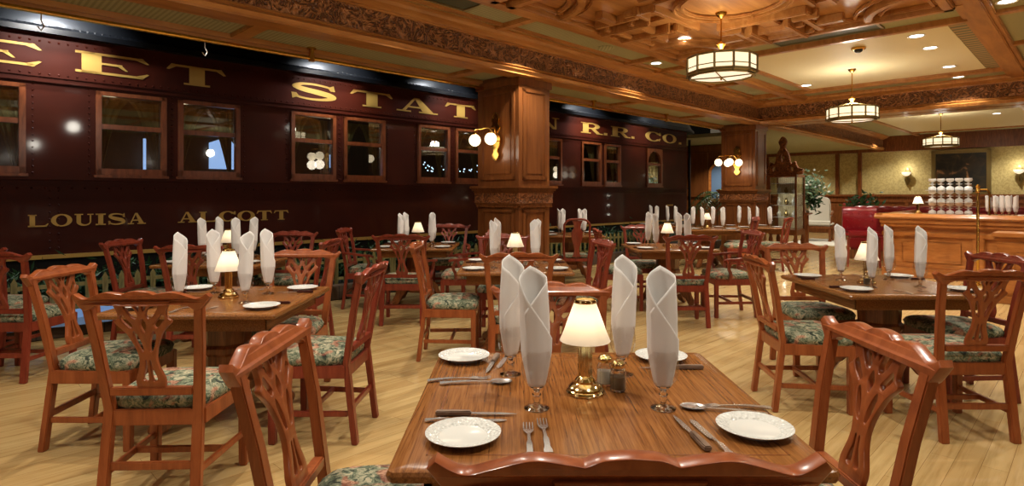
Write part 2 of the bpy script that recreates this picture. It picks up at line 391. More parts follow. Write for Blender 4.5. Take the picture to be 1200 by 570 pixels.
# flat timber grid dividing the ceiling
b = B()
def cb(u0, u1, d0, d1, h=.07, z=ZC): b.box(u0, u1, d0, d1, z-h, z+.01)
def frame(u0, u1, d0, d1, w, h, z=ZC): cb(u0,u1,d0,d0+w,h,z); cb(u0,u1,d1-w,d1,h,z); cb(u0,u0+w,d0+w,d1-w,h,z); cb(u1-w,u1,d0+w,d1-w,h,z)
frame(-6.9, 12.92, 4.5, 5.12, .07, .03)
for u in (-4, -.8, 2.0, 4.9, 7.62, 8.5, 10.4, 12.1): cb(u, u+.12, 4.44, 5.2, .05)
cb(-7, 13, 4.34, 4.5, .1); cb(-7, 13, 4.3, 4.36, .06)
cb(7.6, 7.74, 1.0, 4.4, .09); cb(8.42, 8.52, 1.0, 4.4, .07)
cb(8.52, 12.2, 3.92, 4.02, .05); cb(12.12, 12.24, 1.0, 5.2, .08); cb(8.52, 8.6, 1.25, 3.95, .04); cb(12.04, 12.1, 1.25, 3.95, .04)
cb(-7, 13, .82, 1.12, .05); cb(-7, 13, .87, 1.07, .085)
for u in (-6, -4, -2, 0, 2, 4.2, 6, 7.6, 8.42, 10.3, 12.12): cb(u, u+.1, -6, .84, .05)
for d in (-4, -1.6): cb(-7, 13, d, d+.3, .06)
# far bay
cb(16.6, 23.7, 1.15, 1.3, .06); cb(16.6, 23.7, 4.3, 4.42, .06); cb(16.6, 16.75, 1.15, 4.42, .06); cb(22.6, 22.75, 1.15, 4.42, .06); cb(14, 24, .6, 1.0, .12)
room(b, 'trim_8', 'ceil_wood', bevel=.01)
room(B().box(8.6, 12.1, 1.3, 3.92, ZC-.025, ZC+.005).box(16.75, 22.6, 1.3, 4.3, ZC-.025, ZC+.005), 'ceiling_cream', 'cream', smooth=0)
room(B().box(8.52, 12.12, 1.12, 1.3, ZC-.02, ZC+.005), 'trim_9', 'border', smooth=0)
# carved strapwork coffer
room(B().box(4.2, 7.62, 1.05, 4.34, ZC-.05, ZC+.005).box(-6, 4.1, 1.05, 4.34, ZC-.05, ZC+.005), 'trim_10', 'ceil_wood', smooth=0)
b = B(); z0 = ZC-.05
def cb(u0, u1, d0, d1, h=.06, z=z0): b.box(u0, u1, d0, d1, z-h, z+.01)
def arcband(cu, cd, r, w, h, a0, a1, n=24, z=z0):
    rings = []
    for i in range(n+1):
        a = a0+(a1-a0)*i/n; c, s_ = math.cos(a), math.sin(a)
        rings.append([(cu+(r-w/2)*c, cd+(r-w/2)*s_, z), (cu+(r+w/2)*c, cd+(r+w/2)*s_, z), (cu+(r+w/2)*c, cd+(r+w/2)*s_, z-h), (cu+(r-w/2)*c, cd+(r-w/2)*s_, z-h)])
    b.loft(rings)
def coffer(u0, u1, d0, d1):
    cu, cd = (u0+u1)/2, (d0+d1)/2; hu, hd = (u1-u0)/2, (d1-d0)/2
    def frame(a, w, h):
        cb(u0+a, u1-a, d0+a, d0+a+w, h); cb(u0+a, u1-a, d1-a-w, d1-a, h); cb(u0+a, u0+a+w, d0+a, d1-a, h); cb(u1-a-w, u1-a, d0+a, d1-a, h)
    frame(.0, .1, .09); frame(.13, .05, .05)
    for su in (-1, 1):
        for sd in (-1, 1):
            x, y = cu+su*hu, cd+sd*hd; a = math.atan2(-sd, -su)
            for r, w, h in ((.78, .09, .08), (.66, .05, .05), (.9, .04, .04)): arcband(x, y, r, w, h, a-PI/4, a+PI/4)
    for r, w, h in ((.5, .05, .04), (.58, .03, .06)): arcband(cu, cd, r, w, h, 0, 2*PI, 48)
    for k in range(4):
        st = len(b.v)
        D = hd if k % 2 == 0 else hu
        b.box(-.34, .34, D-.62, D-.56, z0-.11, z0+.01).box(-.34, .34, D-.3, D-.24, z0-.11, z0+.01)
        b.box(-.42, -.34, D-.74, D-.16, z0-.08, z0+.01).box(.34, .42, D-.74, D-.16, z0-.08, z0+.01)
        b.box(-.2, .2, D-.56, D-.3, z0-.07, z0+.01).box(-.7, -.42, D-.49, D-.39, z0-.09, z0+.01).box(.42, .7, D-.49, D-.39, z0-.09, z0+.01)
        b.box(-.24, -.18, D-.78, D-.12, z0-.13, z0+.01).box(.18, .24, D-.78, D-.12, z0-.13, z0+.01)
        b.box(-.5, -.44, D-1.0, D-.62, z0-.07, z0+.01).box(.44, .5, D-1.0, D-.62, z0-.07, z0+.01).box(-.5, .5, D-1.02, D-.96, z0-.09, z0+.01).box(-.1, .1, D-.96, D-.62, z0-.05, z0+.01).box(-.56, -.28, D-.84, D-.78, z0-.1, z0+.01).box(.28, .56, D-.84, D-.78, z0-.1, z0+.01)
        b.xf(Matrix.Translation((cu, cd, 0)) @ Matrix.Rotation(k*PI/2, 4, 'Z'), st)
coffer(4.22, 7.6, 1.07, 4.32); coffer(.72, 4.08, 1.07, 4.32)
room(b, 'trim_11', 'ceil_wood', bevel=.012)
# far wood wall past the train's end
b = B().box(18, 18.2, 7.35, 12, 0, ZS)
for d in (7.35, 7.98, 9.0, 10): b.box(17.95, 18, d, d+.14, 0, ZS)
b.box(17.93, 18, 7.35, 12, 1.35, 1.45).box(17.93, 18, 7.35, 12, 2.8, 3.0)
room(b, 'wall_far', 'panel', bevel=.01)

# columns
def column(u, d, s1, s2, label):
    """near corner at (u,d); s1 along d, s2 along u"""
    o = tag(B().box(0, s2, 0, s1, 0, ZS).build('column', 'panel', loc=uw(u, d), rz=R45), label, 'column', None, 'structure')
    def fr(x0, x1, z0, z1, face):
        b = B(); w = .05
        def q(a0, a1, c0, c1, t):
            if face == 'f': b.box(a0, a1, -t, .01, c0, c1)
            else: b.box(-t, .01, a0, a1, c0, c1)
        q(x0, x1, z0, z0+w, .02); q(x0, x1, z1-w, z1, .02); q(x0, x0+w, z0, z1, .02); q(x1-w, x1, z0, z1, .02)
        q(x0+.08, x1-.08, z0+.08, z1-.08, .008)
        return b
    for z0, z1 in ((.3, 1.22), (1.62, 2.86)):
        fr(.07, s2-.07, z0, z1, 'f').build('panel_moulding', 'panel', o, bevel=.006)
        fr(.07, s1-.07, z0, z1, 's').build('panel_moulding', 'panel', o, bevel=.006)
    def ring(z0, z1, e): return (-e, s2+e, -e, s1+e, z0, z1)
    B().box(*ring(0, .2, .03)).box(*ring(.2, .24, .02)).build('plinth', 'oak_dark', o, bevel=.008)
    B().box(*ring(1.5, 1.54, .09)).box(*ring(1.47, 1.5, .07)).box(*ring(1.44, 1.47, .05)).box(*ring(1.27, 1.3, .03)).build('ledge', 'panel', o, bevel=.008)
    B().box(*ring(1.3, 1.44, .035)).build('carved_band', 'carved_small', o)
    dn = B(); k = 0
    while k < s2: dn.box(k, k+.018, -.045, 0, 1.245, 1.27); k += .036
    k = 0
    while k < s1: dn.box(-.045, 0, k, k+.018, 1.245, 1.27); k += .036
    dn.build('dentils', 'panel', o, smooth=0)
    B().box(*ring(2.9, ZB, .03)).build('capital', 'panel', o, bevel=.008)
    return o
column((.09+7.9)/S2, (7.9-.09)/S2, .82, .62, 'panelled wood column with carved band nearest, standing between the dining tables')
column(13.25, 5.5, .8, .62, 'panelled wood column with four lit globes beside the end of the train')

# ------------------------------------------------------------------ train car
DC = 8.3
car = empty('railway_car', 'full-size maroon railway passenger car with gold lettering along the dining room', 'railway car', uw(0, DC), R45)
WIN = [(-2.9,-2.15),(-2.02,-1.27),(-.66,.06-.02),(.06,.79),(1.42,2.16),(2.29,3.05),(3.76,4.47),(4.6,5.35),(6.0,6.7),(6.83,7.56),(9.08,9.82),(10.5,11.25),(11.38,12.04),(13.2,13.95)]
WIN = [w for w in WIN if w[0] not in (-.66,)]
ZW0, ZW1, UE = 1.65, 2.63, 15.3
b = B().box(-6, UE, 0, .08, .74, ZW0).box(-6, UE, 0, .08, ZW1, 3.2)
prev = -6
for a, c in WIN: b.box(prev, a, 0, .08, ZW0, ZW1); prev = c
b.box(prev, UE, 0, .08, ZW0, ZW1).box(UE-.1, UE, .08, 2.9, .74, 3.2)
b.build('side_panel', 'car', car, smooth=0)
B().box(-6, UE-.05, .03, .15, .35, .72).build('side_sill', 'dark', car)
B().box(-6, UE, -.02, .03, .70, .745).build('gold_stripe', 'gold', car)['label'] = 'thin gold stripe along the sill'
mb = B()
for z, h, t in ((2.66, .035, .03), (1.58, .04, .045), (1.52, .02, .02), (2.72, .015, .015)): mb.box(-6, UE, -t, .01, z, z+h)
mb.build('belt_moulding', 'car', car, bevel=.006)
rv = B()
def rivet(u, z, r=.011): rv.add([(u-r, 0, z-r), (u+r, 0, z-r), (u+r, 0, z+r), (u-r, 0, z+r), (u, -.012, z)], [(0,1,4),(1,2,4),(2,3,4),(3,0,4)])
u = -3.0
while u < UE:
    rivet(u, 2.76); rivet(u, 3.12); u += .085 if u < 8 else .12
u = -3.0
while u < UE: rivet(u, 1.49); u += .12
for a, c in WIN:
    for x in (a-.06, c+.06):
        z = 1.66
        while z < 2.64: rivet(x, z, .009); z += .07
for x in (6.3-.02, 6.38, 1.0, 1.08, 11.0, 11.08):
    z = .82
    while z < 1.48: rivet(x, z, .009); z += .08
rv.build('rivets', 'car', car, smooth=0)
roof = [(-.09, 3.2), (-.09, 3.26), (-.03, 3.3), (.04, 3.45), (.18, 3.62), (.45, 3.78), (.9, 3.9), (1.45, 3.94), (2.9, 3.7), (2.9, 3.2)]
rr = [[(u, y, z) for y, z in roof] for u in (-6, UE)]
for k in range(1, 6):
    a = k/5*PI/2; q = math.cos(a); rr.append([(UE+.9*math.sin(a), y+(1.4-y)*(1-q)*.5, 3.2+(z-3.2)*max(q, .15)) for y, z in roof])
B().loft(rr).build('roof', 'black', car, smooth=30)
rv = B(); u = -3
while u < UE: rv.ball((u, -.045, 3.29), .013, 5, 3); u += .07
rv.build('rivets', 'black', car, smooth=0)['kind'] = 'stuff'
B().box(-6, UE, 2.4, 2.5, .6, 3.2).box(-6, UE, .1, 2.4, .9, .96).build('interior_wall', 'inside', car)
B().box(UE+.05, UE+.8, .3, 2.6, .5, .7).box(UE+.05, UE+.12, .25, 2.6, .7, 3.1).box(UE+.75, UE+.8, .3, .36, .7, 3.1).build('vestibule', 'black', car)
for i, (a, c) in enumerate(WIN):
    w = .075; arch = i == len(WIN)-1
    f = B().box(a, c, -.035, .05, ZW0, ZW0+w).box(a, c, -.035, .05, ZW1-.05, ZW1).box(a, a+w*.8, -.035, .05, ZW0, ZW1).box(c-w*.8, c, -.035, .05, ZW0, ZW1).box(a, c, -.01, .05, 2.19, 2.25)
    f.box(a-.02, c+.02, -.05, .02, ZW0-.035, ZW0)
    if arch:
        n = 16; A = []; C_ = []; cx = (a+c)/2; rx = (c-a)/2-w*.8
        for k in range(n+1): t = PI*k/n; A.append((cx+rx*math.cos(t), ZW1-.4+.33*math.sin(t))); C_.append((cx+(c-a)/2*(1 if math.cos(t) > 0 else -1)*min(1, abs(math.cos(t))*1.45), ZW1-.4+min(.4, .58*math.sin(t))))
        f.strip(A, C_, -.03, .04)
    fo = f.build('window', 'winwood', car, bevel=.006)
    B().box(a+.05, c-.05, .02, .026, ZW0+.06, ZW1-.04).build('pane', 'pane', fo)
    cu_ = B()
    for s_, e in ((1, a+.05), (-1, c-.05)):
        rings = []
        for k in range(9):
            z = 2.56-(2.56-1.72)*k/8; wd = (.30 if i % 2 == 0 else .26)*(1-(k/8)**.6)*1.0+.05
            rings.append([(e+s_*wd*j/8, .16+.02*math.sin(j*2.4), z) for j in range(9)])
        cu_.loft(rings, False, False)
    cu_.build('curtain', 'curtain', fo, fix=False)

# hand-built wide Roman letters ------------------------------------------------
def ell(cx, cz, rx, rz, a0, a1, n=20): return [(cx+rx*math.cos(a0+(a1-a0)*i/n), cz+rz*math.sin(a0+(a1-a0)*i/n)) for i in range(n+1)]
def glyph(b, ch, x, z, w, h, t=.006):
    s = len(b.v); st = .26; th = .11; P = lambda p: b.prism(p, -t, 0)
    def rect(a, c, e, g): P([(a,e),(c,e),(c,g),(a,g)])
    if ch in 'ETLI':
        if ch in 'EL':
            rect(.08, .08+st, 0, 1); P([(0,0),(.92,0),(.9,th),(0,th)]); P([(.84,0),(.9,-.02),(1,.24),(.97,.26),(.82,th)]); P([(0,1),(0,1-th*.8),(.42,1-th*.8),(.42,1)])
        if ch == 'E':
            rect(0, .92, 1-th, 1); P([(.84,1),(.9,1.02),(1,.76),(.97,.74),(.82,1-th)]); rect(.3, .62, .46, .56); P([(.55,.56),(.6,.56),(.7,.28),(.66,.28),(.56,.46)])
        if ch == 'T':
            rect(.5-st/2, .5+st/2, 0, 1); rect(.08, .92, 1-th, 1); rect(.28, .72, 0, th*.8)
            P([(.14,1),(.08,1.02),(0,.72),(.04,.7),(.16,1-th)]); P([(.86,1),(.92,1.02),(1,.72),(.96,.7),(.84,1-th)])
        if ch == 'I': rect(.25, .75, 0, 1); rect(0, 1, 0, th); rect(0, 1, 1-th, 1)
    if ch == 'O': b.strip(ell(.5,.5,.5,.52,0,2*PI,36), ell(.5,.5,.27,.42,0,2*PI,36), -t, 0)
    if ch == 'C':
        b.strip(ell(.52,.5,.52,.52,.6,2*PI-.6,30), ell(.54,.5,.28,.42,.6,2*PI-.6,30), -t, 0)
        P([(.93,.98),(1,.98),(1,.66),(.92,.68),(.8,.78)]); P([(.93,.05),(1,.3),(.95,.34),(.8,.2)])
    if ch == 'S':
        path = smoothpts([(.9,.72),(.82,.86),(.5,.95),(.22,.9),(.12,.74),(.28,.6),(.6,.48),(.84,.36),(.88,.2),(.7,.08),(.42,.04),(.16,.12),(.08,.28)], 4)
        W = lambda q: .05+.1*math.exp(-((q-.5)/.2)**2); A = []; C_ = []
        for i, p in enumerate(path):
            p0 = path[max(i-1,0)]; p1 = path[min(i+1,len(path)-1)]; dx, dz = p1[0]-p0[0], p1[1]-p0[1]; l = math.hypot(dx, dz) or 1; q = W(i/(len(path)-1))
            A.append((p[0]-dz/l*q*.9, p[1]+dx/l*q)); C_.append((p[0]+dz/l*q*.9, p[1]-dx/l*q))
        b.strip(A, C_, -t, 0); P([(.93,1),(.96,.66),(.86,.66),(.8,.86)]); P([(.04,0),(.02,.34),(.12,.34),(.18,.14)])
    if ch == 'U':
        rect(.1, .1+st*.9, .3, 1); rect(0, .44, 1-th*.8, 1); rect(.8, .88, .3, 1); rect(.68, 1, 1-th*.8, 1)
        b.strip(ell(.49,.34,.39,.36,PI,2*PI,16), ell(.56,.34,.24,.24,PI,2*PI,16), -t, 0)
    if ch == 'R':
        rect(.08, .08+st, 0, 1); rect(0, .44, 0, th*.8); rect(0, .5, 1-th, 1); rect(.3, .55, .44, .54)
        b.strip(ell(.5,.72,.36,.28,-PI/2,PI/2,14), ell(.48,.73,.16,.18,-PI/2,PI/2,14), -t, 0)
        P([(.42,.5),(.62,.5),(.86,.1),(1,.1),(1,0),(.72,0)])
    if ch == 'A':
        P([(.42,1),(.54,1),(.92,.05),(.64,.05)]); P([(.42,1),(.48,1),(.2,.05),(.12,.05)]); rect(.24, .66, .3, .4); rect(0, .34, 0, th*.8); rect(.54, 1.02, 0, th*.8)
    if ch == 'N':
        rect(.12, .2, 0, 1); rect(.8, .88, 0, 1); P([(.08,1),(.32,1),(.88,0),(.72,0)]); rect(0, .32, 0, th*.8); rect(.68, 1, 1-th*.8, 1); rect(0, .2, 1-th*.8, 1)
    if ch == '.': rect(.0, 1, 0, .22)
    b.fn(lambda X, Y, Z: (x+X*w, Y, z+Z*h), s)
BIG = [('T',-3.3,.72),('R',-2.45,.8),('E',-1.2,.74),('E',.18,.75),('E',1.23,.74),('T',2.16,.71),('S',3.76,.73),('T',4.72,.78),('A',5.58,.84),('T',6.6,.74),('I',7.55,.35),('O',8.1,.75),('N',9.0,.74),('R',10.5,.82),('.',11.37,.13),('R',11.65,.82),('.',12.52,.13),('C',13.15,.75),('O',14.0,.72),('.',14.86,.13)]
for ch, x, w_ in BIG:
    g = B(); glyph(g, ch, x, 2.83, w_, .245); g.build('painted_letter' if ch != '.' else 'painted_full_stop', 'gold', car, smooth=0)
def word(s_, x, w0, gap, z, h):
    for ch in s_:
        w_ = {'I': .55, 'O': 1.08, 'A': 1.05}.get(ch, 1)*w0
        g = B(); glyph(g, ch, x, z, w_, h, .005); g.build('painted_letter', 'gold', car, smooth=0); x += w_+gap
word('LOUISA', .81, .178, .022, 1.06, .135); word('ALCOTT', 2.29, .215, .025, 1.06, .135)
g = B()
for k in range(7): g.box(14.2+k*.05, 14.235+k*.05, -.005, 0, 1.12, 1.16)
g.build('number_stencil', 'gold', car, smooth=0)

# brass pipe rail with lights, hung over the train
pr = B().tube([uw(-5, 0).to_tuple()], .02) if False else B()
pr.tube([(-6, 0, 0), (5.67, 0, 0)], .022, 10); pr.tube([(6.5, 0, 0), (13.2, 0, 0)], .022, 10)
rail = tag(pr.build('brass_rail', 'brass', loc=uw(0, 6.2, 2.93), rz=R45), 'long brass pipe rail hung below the soffit in front of the train roof', 'rail')
for u in (-2.2, .35, 3.05, 8.2, 10.6):
    B().box(u-.02, u+.02, -.02, .02, -.03, .12).lathe([(.05,.1),(.05,.12)], 12, (u,0,0)).lathe([(.034,-.035),(.034,.035)], 10, (u,0,0)).build('hanger', 'brass', rail)
B().xf(Matrix()).lathe([(.07,0),(.06,.015),(.03,.02),(.02,.05)], 14).xf(Matrix.Translation((5.67,0,0)) @ Matrix.Rotation(-PI/2, 4, 'Y')).build('end_rosette', 'brass', rail)
for i, u in enumerate((-1.2, .69, 1.95)):
    hk = B().tube([(0,0,0), (0,0,-.05), (.02,0,-.09), (0,0,-.13), (-.025,0,-.1)], .006, 6)
    tag(hk.build('hanging_hook', 'steel', loc=uw(u, 6.2, 2.905), rz=R45), ['steel hook hanging from brass rail beyond the frame', 'small steel hook on the brass rail above the wide letter E', 'small steel hook on the brass rail above the first wide letter T'][i], 'hook') if i else bpy.data.meshes.remove(bpy.data.meshes.new('x'))

# planter along the train: curb, soil, fence, greenery
room(B().box(-4, 15.6, 7.25, 7.42, 0, .19), 'brick_curb', 'brick', 'structure', 'low brick curb edging the planting bed', 'curb', bevel=.01)
room(B().box(-4, 15.6, 7.42, 8.45, 0, .12), 'planting_bed', 'soil', 'stuff', 'dark soil of the planting bed under the train', 'soil', smooth=0)
def fence(u0, u1, label):
    f = empty('picket_fence', label, 'fence', uw(u0, 7.55, .12), R45)
    B().bar([(0,.02,.12),(u1-u0,.02,.12)], .02, .04, (0,1,0)).bar([(0,.02,.36),(u1-u0,.02,.36)], .02, .04, (0,1,0)).build('fence_rail', 'picket', f)
    x = 0; base = None
    while x < u1-u0:
        if base is None: base = B().prism([(-.025,0),(.025,0),(.025,.42),(0,.47),(-.025,.42)], -.01, .01).build('picket', 'picket', f); q = base
        else: q = base.copy(); COL.objects.link(q); q.parent = f
        q.location = (x+.03, 0, 0); x += .15
fence(-1.5, 5.0, 'low wooden picket fence along the train under the LOUISA ALCOTT lettering')
fence(5.0, 13.0, 'low wooden picket fence continuing behind the near column')
def foliage(name, mat, cells, n, label, lw=.012, ll=.11, cat='greenery', kind='stuff', parent=None, loc=(0,0,0)):
    b = B(); rnd = random.Random(hash(name) % 97+len(label))
    for c0, r in cells:
        for k in range(n):
            p = Vector((rnd.gauss(0, .5)*r[0], rnd.gauss(0, .5)*r[1], rnd.gauss(0, .5)*r[2]))+Vector(c0)
            a = rnd.uniform(0, 2*PI); e = rnd.uniform(-.5, 1.1); d = Vector((math.cos(a)*math.cos(e), math.sin(a)*math.cos(e), math.sin(e)))
            s_ = d.orthogonal().normalized(); s_ = (Matrix.Rotation(rnd.uniform(0, PI), 3, d) @ s_)*lw*rnd.uniform(.7, 1.3); L = ll*rnd.uniform(.6, 1.3)
            m = p+d*L*.5; nn = d.cross(s_).normalized()*lw*.25
            b.add([p, m+s_, p+d*L, m-s_, m+nn], [(0,1,4),(1,2,4),(2,3,4),(3,0,4)])
    o = b.build(name, mat, parent, loc, smooth=0, fix=False)
    if not parent: tag(o, label, cat, None, kind)
    return o
cells = []; u = -.5
while u < 15:
    cells.append((uw(u, 7.85, .42), (.26, .26, .22))); u += .3
foliage('evergreen_foliage', 'leaf', cells, 130, 'dark evergreen boughs filling the bed between picket fence and train', .014, .12)
bl = B(); n = 14
pts = [(x/n*1.5, .02*math.sin(x*1.7), 0) for x in range(n+1)]
bl.loft([[(x, -.345+.03*math.sin(x*5), .09), (x, -.34+.03*math.sin(x*5), .175+.015*math.sin(x*7)), (x, -.1, .2+.02*math.sin(x*9)), (x, .12, .17)] for x, _, _ in pts], False, False)
o = tag(bl.build('blue_blanket', 'blue', loc=uw(.35, 7.52, .035), rz=R45, fix=False), 'pale blue cloth draped over the brick curb beneath the picket fence', 'cloth')

# ------------------------------------------------------------------ chairs
def rake(y, z): return y-max(0, z-.45)*.16-max(0, z-.75)*.06 if z > .45 else y-(.45-z)*.12*(1 if z < .45 else 0)
def cwarp(x, y, z): return (x, rake(y, z)-.022*(1-(x/.28)**2)*min(1, max(0, (z-.5)/.4))-.19, z)
def make_chair(arms=False, mat='chair', wide=1.0):
    nm = 'dining_armchair' if arms else 'dining_chair'
    r = empty(nm, 'chair', 'chair')
    X = wide
    def leg(p, w0=.042, w1=.036): return B().bar(p, [w0, w1], [w0, w1])
    for s_ in (-1, 1):
        B().bar([(s_*.225*X, .225, .44), (s_*.225*X, .225, 0)], [.046,.04], [.046,.04]).build('front_leg', mat, r, bevel=.004)
        zs = [0, .15, .3, .45, .6, .75, .9, .955]
        b = B(); rings = []
        for z in zs:
            x = s_*X*(.195+max(0, z-.45)*.09+(.45-min(z, .45))*.02); y = rake(-.19, z); w = .046 if z < .5 else .044-.012*(z-.5); tk = .034
            rings.append([(x-w/2, y-tk/2, z), (x+w/2, y-tk/2, z), (x+w/2, y+tk/2, z), (x-w/2, y+tk/2, z)])
        b.loft(rings).build('back_stile', mat, r, bevel=.004)
    # frame
    b = B().box(-.235*X, .235*X, .215, .245, .375, .445)
    b.bar([(-.21*X,-.19,.41),(-.232*X,.225,.41)], .03, .07, (1,0,0)).bar([(.21*X,-.19,.41),(.232*X,.225,.41)], .03, .07, (1,0,0)).box(-.19*X, .19*X, -.205, -.175, .375, .445)
    b.build('seat_rail', mat, r, bevel=.003)
    B().box(-.18*X, .18*X, -.225, -.188, .515, .55).build('shoe_rail', mat, r, bevel=.004)
    # stretchers
    B().bar([(-.2*X,-.2,.17),(-.225*X,.22,.17)], .02, .03).bar([(.2*X,-.2,.17),(.225*X,.22,.17)], .02, .03).bar([(-.215*X,.03,.17),(.215*X,.03,.17)], .02, .03, (0,1,0)).bar([(-.19*X,-.215,.2),(.19*X,-.215,.2)], .02, .035, (0,1,0)).build('stretcher', mat, r, bevel=.003)
    # cushion
    b = B(); rings = []
    for z, e in ((.437, .012), (.443, .0), (.475, -.008), (.498, .004), (.514, .028), (.522, .07), (.526, .14)):
        ring = []; yb, yf = -.185+e, .25-e
        for k in range(32):
            a = 2*PI*k/32; cx, cy = math.cos(a), math.sin(a); q = 7
            rr = (abs(cx)**q+abs(cy)**q)**(-1/q); px, py = cx*rr, cy*rr
            y = (yb+yf)/2+py*(yf-yb)/2; hw = (.205+(y+.19)/.43*.045)*X-e
            ring.append((px*hw, y, z))
        rings.append(ring)
    b.loft(rings).build('seat_cushion', 'fabric', r, smooth=50)
    # crest rail
    top = smoothpts([(.0,.999),(.04,.995),(.065,.984),(.072,.984),(.105,.99),(.145,.992),(.195,.976),(.232,.963),(.255,.968),(.28,.984)], 4)
    bot = smoothpts([(.293,.968),(.27,.935),(.248,.912),(.222,.912),(.205,.925),(.17,.934),(.13,.935),(.06,.93),(0,.93)], 4)
    half = [(x*X, z) for x, z in top+bot]
    outer = half+[(-x, z) for x, z in reversed(half) if x > .001]
    flatcurve('crest_rail', outer, [], .038, .0035, mat, r, lambda x, y, z: (lambda p: (p[0], p[1], p[2]))(cwarp(x/X, y, z)) if X == 1 else (x, cwarp(x/X, y, z)[1], z))
    # pierced splat
    half = smoothpts([(.058,.545),(.063,.565),(.062,.59),(.054,.615),(.042,.65),(.037,.685),(.041,.715),(.052,.75),(.074,.80),(.098,.83),(.118,.85),(.12,.864),(.106,.874),(.103,.892),(.108,.915),(.125,.95)], 3)
    outer = half+[(-x, z) for x, z in reversed(half)]
    H = []
    def hole(pts, both=True):
        H.append(smoothpts(pts, 2, True))
        if both: H.append([(-x, z) for x, z in smoothpts(pts, 2, True)])
    hole([(.006,.674),(.012,.676),(.016,.64),(.028,.605),(.031,.588),(.018,.58),(.008,.588),(.006,.63)])
    hole([(.042,.817),(.049,.80),(.041,.76),(.025,.722),(.014,.72),(.016,.755),(.027,.79)])
    hole([(0,.874),(.008,.862),(.015,.842),(.008,.82),(0,.806),(-.008,.82),(-.015,.842),(-.008,.862)], False)
    hole([(.084,.892),(.096,.874),(.078,.850),(.057,.828),(.044,.842),(.062,.866)])
    hole([(.076,.932),(.058,.934),(.040,.932),(.020,.902),(.018,.88),(.030,.872),(.046,.882),(.062,.906)])
    hole([(.026,.934),(.016,.935),(.006,.934),(.006,.92),(.010,.906),(.017,.916)])
    flatcurve('splat', outer, H, .02, .003, mat, r, cwarp)
    if arms:
        for s_ in (-1, 1):
            a = smoothpts([(s_*.235*X,-.235,.70),(s_*.275*X,-.1,.69),(s_*.29*X,.03,.675),(s_*.285*X,.12,.67),(s_*.3*X,.15,.655)], 4)
            B().bar(a, [.03]*3+[.04]*(len(a)-3), .026).build('armrest', mat, r, bevel=.004)
            B().bar(smoothpts([(s_*.235*X,.08,.42),(s_*.255*X,.07,.5),(s_*.27*X,.1,.58),(s_*.285*X,.07,.665)], 3), .034, .03).build('arm_support', mat, r, bevel=.003)
    return reg(r)
CHAIR = make_chair(); RCHAIR = make_chair(mat='red_chair'); ACHAIR = make_chair(True, 'red_chair', 1.08); FCHAIR = make_chair(True, 'chair', 1.12)
UP, LT, RT, DN = 0, PI/2, -PI/2, PI      # facing away, facing screen left, right, towards the camera
def chair(cx, cy, rz, label, proto=CHAIR, dr=0):
    """cx,cy = middle of the crest rail"""
    f = Vector((-math.sin(rz), math.cos(rz), 0))*.29
    return place(proto, (cx+f.x, cy+f.y, 0), rz+dr, label, 'carved dining chairs')
chair(.19, .96, UP, 'carved armchair pushed under the big front table, only its wavy crest showing', FCHAIR)
chair(.19, 2.79, DN, 'cherry dining chair on the far side of the big front table', CHAIR)
chair(-.72, 1.76, RT, 'cherry dining chair at the train side of the big front table, seen edge-on', CHAIR)
chair(1.12, 1.80, LT, 'cherry dining chair at the bar side of the big front table', CHAIR)
chair(-1.62, 2.56, UP, 'cherry chair with back to camera at the table below the word LOUISA', CHAIR, .04)
chair(-2.64, 3.46, RT, 'cherry chair at the train end of the table below the word LOUISA', CHAIR, .05)
chair(-.83, 3.55, LT, 'reddish chair at the aisle side of the table below the word LOUISA', RCHAIR, -.05)
chair(-1.60, 4.5, DN, 'cherry chair facing camera across the table below the word LOUISA', CHAIR)
chair(-3.86, 4.36, UP, 'dark red chair at the picture edge by the planting bed, back turned', RCHAIR)
chair(-4.42, 4.8, UP, 'dark red chair hidden behind another one at the picture edge by the bed', RCHAIR)
chair(-2.72, 4.95, UP, 'red chair with back turned at the fence-side table behind the LOUISA table', RCHAIR)
chair(-3.68, 5.55, RT, 'red chair beside the picket fence at the train end of its table', RCHAIR)
chair(-1.72, 5.6, LT, 'red chair at the aisle end of the fence-side table below ALCOTT', RCHAIR)
chair(-2.55, 6.86, DN, 'red chair on the train side of the fence-side table below ALCOTT', RCHAIR)
chair(-1.19, 6.3, UP, 'red armchair with back turned at the table just before the near column', ACHAIR)
chair(-2.14, 7.5, RT, 'red armchair at the train end of the table just before the near column', ACHAIR)
chair(-.92, 8.62, DN, 'red armchair against the train at the table just before the near column', ACHAIR)
chair(-.28, 7.0, LT, 'red armchair facing the train beside the near column', ACHAIR)
chair(.05, 4.3, UP, 'cherry chair with back turned at the table centred before the near column', CHAIR)
chair(-.10, 6.35, DN, 'reddish chair facing camera close to the foot of the near column', RCHAIR)
chair(-.84, 5.2, RT, 'cherry chair on the open aisle at the train side of the column table', CHAIR)
chair(.86, 5.45, LT, 'red chair seen edge-on at the bar side of the column table', RCHAIR, .2)
chair(1.88, 6.2, UP, 'red chair with back turned at the aisle table in line with R.R. CO.', RCHAIR)
chair(1.82, 8.32, DN, 'red chair facing camera at the aisle table in line with R.R. CO.', RCHAIR)
chair(2.86, 7.0, LT, 'red armchair at the bar side of the aisle table below R.R. CO.', ACHAIR)
chair(1.06, 7.4, RT, 'red chair at the train side of the aisle table below R.R. CO.', RCHAIR)
chair(1.68, 4.02, RT, 'cherry chair at the train side of the table in front of the bar', CHAIR, -.08)
chair(2.44, 5.1, DN, 'cherry chair facing camera across the table in front of the bar', CHAIR)
chair(2.66, 3.3, UP, 'cherry chair with back turned at the table in front of the bar', CHAIR)
chair(3.47, 4.2, LT, 'dark red chair at the bar end of the table in front of the bar', RCHAIR)
chair(4.5, 10.9, LT, 'red chair nearest the far tables by the far column', RCHAIR, -.2)
